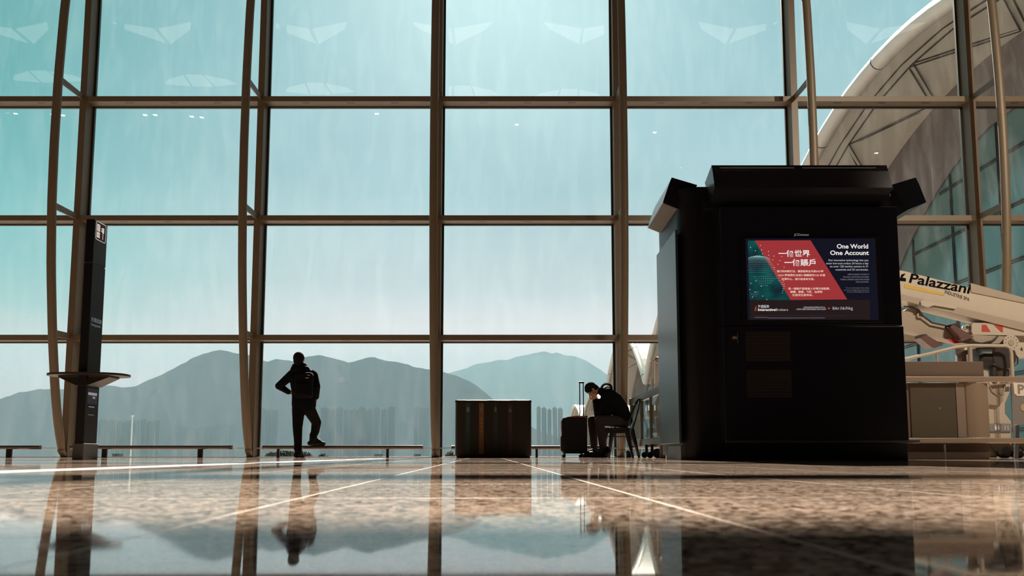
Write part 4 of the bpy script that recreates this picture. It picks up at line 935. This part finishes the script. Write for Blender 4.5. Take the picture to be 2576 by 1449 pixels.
# apron, sea, hills, haze
MB().box(-400, 400, 13.9, 260, -6.3, -6).build('apron', mat('concrete apron', (.2, .19, .175), .8, vscale=.2), kind='structure')
def sea():
    m = bpy.data.materials.new('sea water'); m.use_nodes = True; b = m.node_tree.nodes['Principled BSDF']
    b.inputs['Base Color'].default_value = (.03, .08, .08, 1); b.inputs['Roughness'].default_value = .3
    MB().box(-14000, 14000, 260, 15000, -14, -12).build('sea', m, kind='structure')
sea()
def hill(name, pts, Y, depth, m):
    pts = sorted(pts); n_ = 260; rows_ = 26; vs = []; fs = []
    x0, x1 = pts[0][0], pts[-1][0]
    def prof(px):
        for (a, b), (c, d) in zip(pts, pts[1:]):
            if a <= px <= c:
                t = (px-a)/(c-a); t2 = t*t*(3-2*t)*.5+t*.5; return b+(d-b)*t2
    for j in range(rows_+1):
        t = -1+2*j/rows_; y = Y+t*depth
        for i in range(n_+1):
            px = x0+(x1-x0)*i/n_; w = W(px, prof(px), Y); X = w.x
            sh = (1-abs(t))**(.9) if t < 0 else (1-t)**1.4
            rid = 1-.15*abs(noise.noise(Vector((w.x*.0022, t*2.2, 5.1))))*min(1, abs(t)*4)
            h = (w.z+12)*sh*rid+6*noise.noise(Vector((w.x*.02, t*9, 1)))*(1-abs(t))
            vs.append((X, y, -13+max(h, 0)))
    for j in range(rows_):
        for i in range(n_): a = j*(n_+1)+i; fs.append((a, a+1, a+n_+2, a+n_+1))
    return MB().add(vs, fs, True).build(name, m, kind='structure')
HM = mat('dark green hillside', (.0015, .003, .0028), 1.0, var=.3, vscale=.004, spec=0)
r1 = [(-900, 1100), (-500, 1080), (-200, 1045), (0, 1004), (20, 996), (45, 988), (80, 982), (105, 978), (140, 978), (175, 979), (205, 980), (240, 974), (265, 969), (285, 970), (305, 974), (335, 973), (370, 958), (400, 945), (430, 930), (460, 914), (490, 898), (515, 889), (535, 883), (555, 880), (575, 884), (600, 889), (630, 893), (655, 905), (672, 909), (690, 904), (715, 905), (740, 908), (760, 900), (780, 895), (805, 893), (830, 899), (855, 905), (880, 912), (905, 905), (925, 899), (940, 898), (960, 905), (990, 909), (1020, 915), (1050, 924), (1085, 930), (1120, 936), (1150, 946), (1180, 958), (1200, 970), (1220, 986), (1238, 1003), (1260, 1020), (1300, 1050), (1360, 1085), (1450, 1120), (1600, 1140), (1900, 1145)]
hill('hill_near', r1, 4300, 900, HM)
r2 = [(700, 1060), (900, 1000), (1050, 960), (1130, 938), (1165, 929), (1200, 915), (1230, 911), (1255, 905), (1275, 906), (1300, 897), (1330, 892), (1350, 887), (1370, 884), (1390, 889), (1400, 887), (1425, 894), (1445, 896), (1470, 905), (1500, 923), (1530, 944), (1570, 975), (1640, 1010), (1800, 1050), (2100, 1080), (2700, 1110), (3300, 1135)]
hill('hill_far', r2, 9500, 2400, HM)
# added nearer ridge; its dark dome takes the shape of a reflection
r0 = [(-900, 1120), (-300, 1090), (0, 1050), (120, 1040), (260, 1060), (360, 1010), (420, 960), (470, 925), (500, 912), (520, 918), (560, 965), (620, 1000), (700, 1010), (820, 1020), (950, 1040), (1100, 1080), (1300, 1135)]
hill('reflection_ridge', r0, 3500, 250, HM)
# apartment towers across the water
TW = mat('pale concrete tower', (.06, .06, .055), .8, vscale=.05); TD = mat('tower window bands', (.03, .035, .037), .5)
def tower(X, Y, w, h, label, group, seed, m):
    o = MB(); rnd = random.Random(seed); d = w*.8
    o.box(X-w/2, X+w/2, Y-d/2, Y+d/2, -12, h)
    o.box(X-w*.22, X+w*.22, Y-d/2-2.5, Y-d/2, -12, h-4); o.box(X-w*.15, X+w*.15, Y-d*.2, Y+d*.2, h, h+5)
    t = o.build('apartment_tower', m, label=label, cat='building', group=group)
    b = MB(); z = 4.0
    for xo in (-.40, .31): b.box(X+w*xo, X+w*(xo+.09), Y-d/2-.4, Y-d/2, -6, h-3)
    b.box(X-w*.16, X-w*.08, Y-d/2-2.9, Y-d/2-2.5, -6, h-6).box(X+w*.08, X+w*.16, Y-d/2-2.9, Y-d/2-2.5, -6, h-6)
    b.build('window_bays', TD, t)
def cluster(px0, px1, n_, py, Y, name, m):
    for i in range(n_):
        px = px0+(px1-px0)*(i+.5)/n_; rnd = random.Random(px0*7+i); w_ = (px1-px0)/n_/1860*(Y+900)*rnd.uniform(.72, .9)
        top = W(px, py+rnd.uniform(-4, 5), Y+rnd.uniform(-40, 40)+900)
        tower(top.x, top.y, w_, top.z, 'hazy apartment tower '+name, 'apartment towers '+name, px0+i, m)
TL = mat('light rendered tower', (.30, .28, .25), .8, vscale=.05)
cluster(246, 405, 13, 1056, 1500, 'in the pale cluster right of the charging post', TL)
cluster(430, 596, 9, 1072, 2000, 'in the faint cluster left of the second post', TW)
cluster(655, 700, 3, 1032, 1800, 'in the group at the left edge of the standing person\'s pane', TW)
cluster(808, 995, 10, 1028, 1700, 'in the tall row right of the standing person', TW)
cluster(1040, 1082, 3, 1028, 1900, 'in the group left of the central post', TW)
cluster(1348, 1416, 5, 1026, 1700, 'in the group between the recycling bin and the suitcase', TW)
# mast, trees, ships
o = thing('lamp_mast', 'thin white mast outside right of the charging post', 'mast', (gx(333, 260, 1100), 258, -6))
p = W(333.5, 1046, 258); MB().tube([(p.x, 258, -6), (p.x, 258, p.z)], [.30, .22], 10).build('pole', mat('white mast paint', (.9, .9, .9), .4), o)
MB().bbox(p.x-.5, p.x+.5, 257.7, 258.3, p.z-.3, p.z+.1, .05).build('lamp_head', mat('white mast paint', (.9, .9, .9), .4), o)
LEAF = mat('dark green leaves', (.02, .035, .02), .9)
def tree(px, py, Y, w, label, seed):
    rnd = random.Random(seed); top = W(px, py, Y); o = thing('tree', label, 'tree', (top.x, Y, -6), 'small trees outside beyond the low rail')
    MB().tube([(top.x, Y, -6), (top.x, Y, top.z-.6)], [.12, .07], 8).build('trunk', mat('tree bark', (.05, .04, .03), .9), o)
    m = MB(); hh = 1.6
    for q in range(900):
        a, el, rr = rnd.uniform(0, 2*PI), rnd.uniform(-1, 1), rnd.uniform(.4, 1)**.5
        c = Vector((top.x+w*rr*math.cos(a)*math.sqrt(1-el*el), Y+w*rr*math.sin(a)*math.sqrt(1-el*el), top.z-hh*.5+hh*.5*rr*el))
        v1 = Vector((rnd.uniform(-1, 1), rnd.uniform(-1, 1), rnd.uniform(-.4, 1))).normalized()*rnd.uniform(.12, .3); v2 = v1.orthogonal().normalized()*.06
        m.add([c-v2, c+v1*.5+v2*.6, c+v1, c+v1*.5-v2*1.2], [(0, 1, 2, 3)])
    m.build('foliage', LEAF, o)
for i, (px, py, w, l) in enumerate([(680, 1141, .35, 'small dark tree, leftmost of the clump left of the standing person\'s feet'), (700, 1138, .7, 'dark tree second from left in the clump by the standing person\'s feet'), (722, 1137, .7, 'dark tree in the middle of the clump by the standing person\'s feet'), (738, 1137, .6, 'dark tree just left of the standing person\'s boot'), (770, 1140, .5, 'dark tree just right of the standing person\'s boot'), (812, 1145, .35, 'tiny dark shrub right of the standing person under the rail'), (1134, 1140, .45, 'pale feathery shrub at the left foot of the recycling bin')]):
    tree(px, py, 52, w, l, i)
def ship(px0, px1, py, Y, label):
    a, b = W(px0, 1146, Y), W(px1, 1146, Y); t = gz(py, Y); o = thing('ship', label, 'ship', ((a.x+b.x)/2, Y, -12)); L_ = b.x-a.x
    HG = mat('grey ship hull', (.10, .10, .10), .6)
    MB().prism([(a.x, Y, -12.5), (b.x-L_*.06, Y, -12.5), (b.x, Y, max(-9, t*.3-4)), (a.x-L_*.02, Y, max(-9, t*.3-4))], (0, 14, 0)).build('hull', HG, o)
    MB().box(a.x+L_*.1, a.x+L_*.4, Y+2, Y+12, -9, t).box(a.x+L_*.5, a.x+L_*.8, Y+3, Y+11, -9, t*.6).build('deckhouse', mat('grey deckhouse', (.2, .2, .2), .6), o)
ship(277, 303, 1141, 900, 'small grey ship low on the water right of the charging post')
ship(938, 966, 1142, 900, 'small grey ship under the low rail left of the central post')
ship(1038, 1062, 1142, 900, 'small grey ship by the central post')
# service stair platform outside, seen left of the kiosk
def platform():
    D = 19.0; Q = lambda x, y, d=0: W(x, y, D+d); o = thing('service_platform', 'brown steel platform railing outside, left of the kiosk side panel', 'railing', (3.7, D, -6))
    BRN = mat('rust brown steel', (.22, .15, .11), .5)
    m = MB()
    for x in (1641, 1652): MB().tube([Q(x, 903, (x-1641)*.03), Q(x, 980, (x-1641)*.03), W(x, 980, D+(x-1641)*.03)*1+Vector((0, 0, -8))], .04, 8).build('post', BRN, o)
    MB().tube([Q(1668, 900, -.3), Vector((W(1668, 900, D-.3).x, D-.3, -6))], .05, 8).build('post', BRN, o)
    MB().tube([Q(1638, 912, 0), Q(1652, 901, .3), Q(1670, 901, -.3)], .035, 8).tube([Q(1652, 912, .3), Q(1670, 912, -.3)], .03, 8).build('handrail', BRN, o)
    MB().box(3.4, 4.4, 18.6, 20.0, 1.0, 1.15).build('deck', BRN, o)
platform()
# haze over the water: one real body of thin mist
def haze(name, dens, c, y0, y1, h, label):
    hz = bpy.data.materials.new(name); hz.use_nodes = True; nt = hz.node_tree; nt.nodes.clear(); N = nt.nodes.new
    ou = N('ShaderNodeOutputMaterial'); v1 = N('ShaderNodeVolumeScatter'); v2 = N('ShaderNodeVolumeAbsorption'); ad = N('ShaderNodeAddShader')
    for v in (v1, v2): v.inputs['Color'].default_value = (*c, 1); v.inputs['Density'].default_value = dens
    nt.links.new(v1.outputs[0], ad.inputs[0]); nt.links.new(v2.outputs[0], ad.inputs[1]); nt.links.new(ad.outputs[0], ou.inputs['Volume'])
    MB().box(-12000, 12000, y0, y1, -11.9, h).build('haze', hz, kind='stuff', label=label, cat='haze')
haze('near sea haze', 2.9e-4, (.31, .455, .54), 920, 3200, 500, 'thin grey teal haze lying over the water before the hills')
haze('far valley haze', 4.5e-4, (.36, .60, .70), 5300, 6900, 900, 'paler haze filling the valley before the far hill')
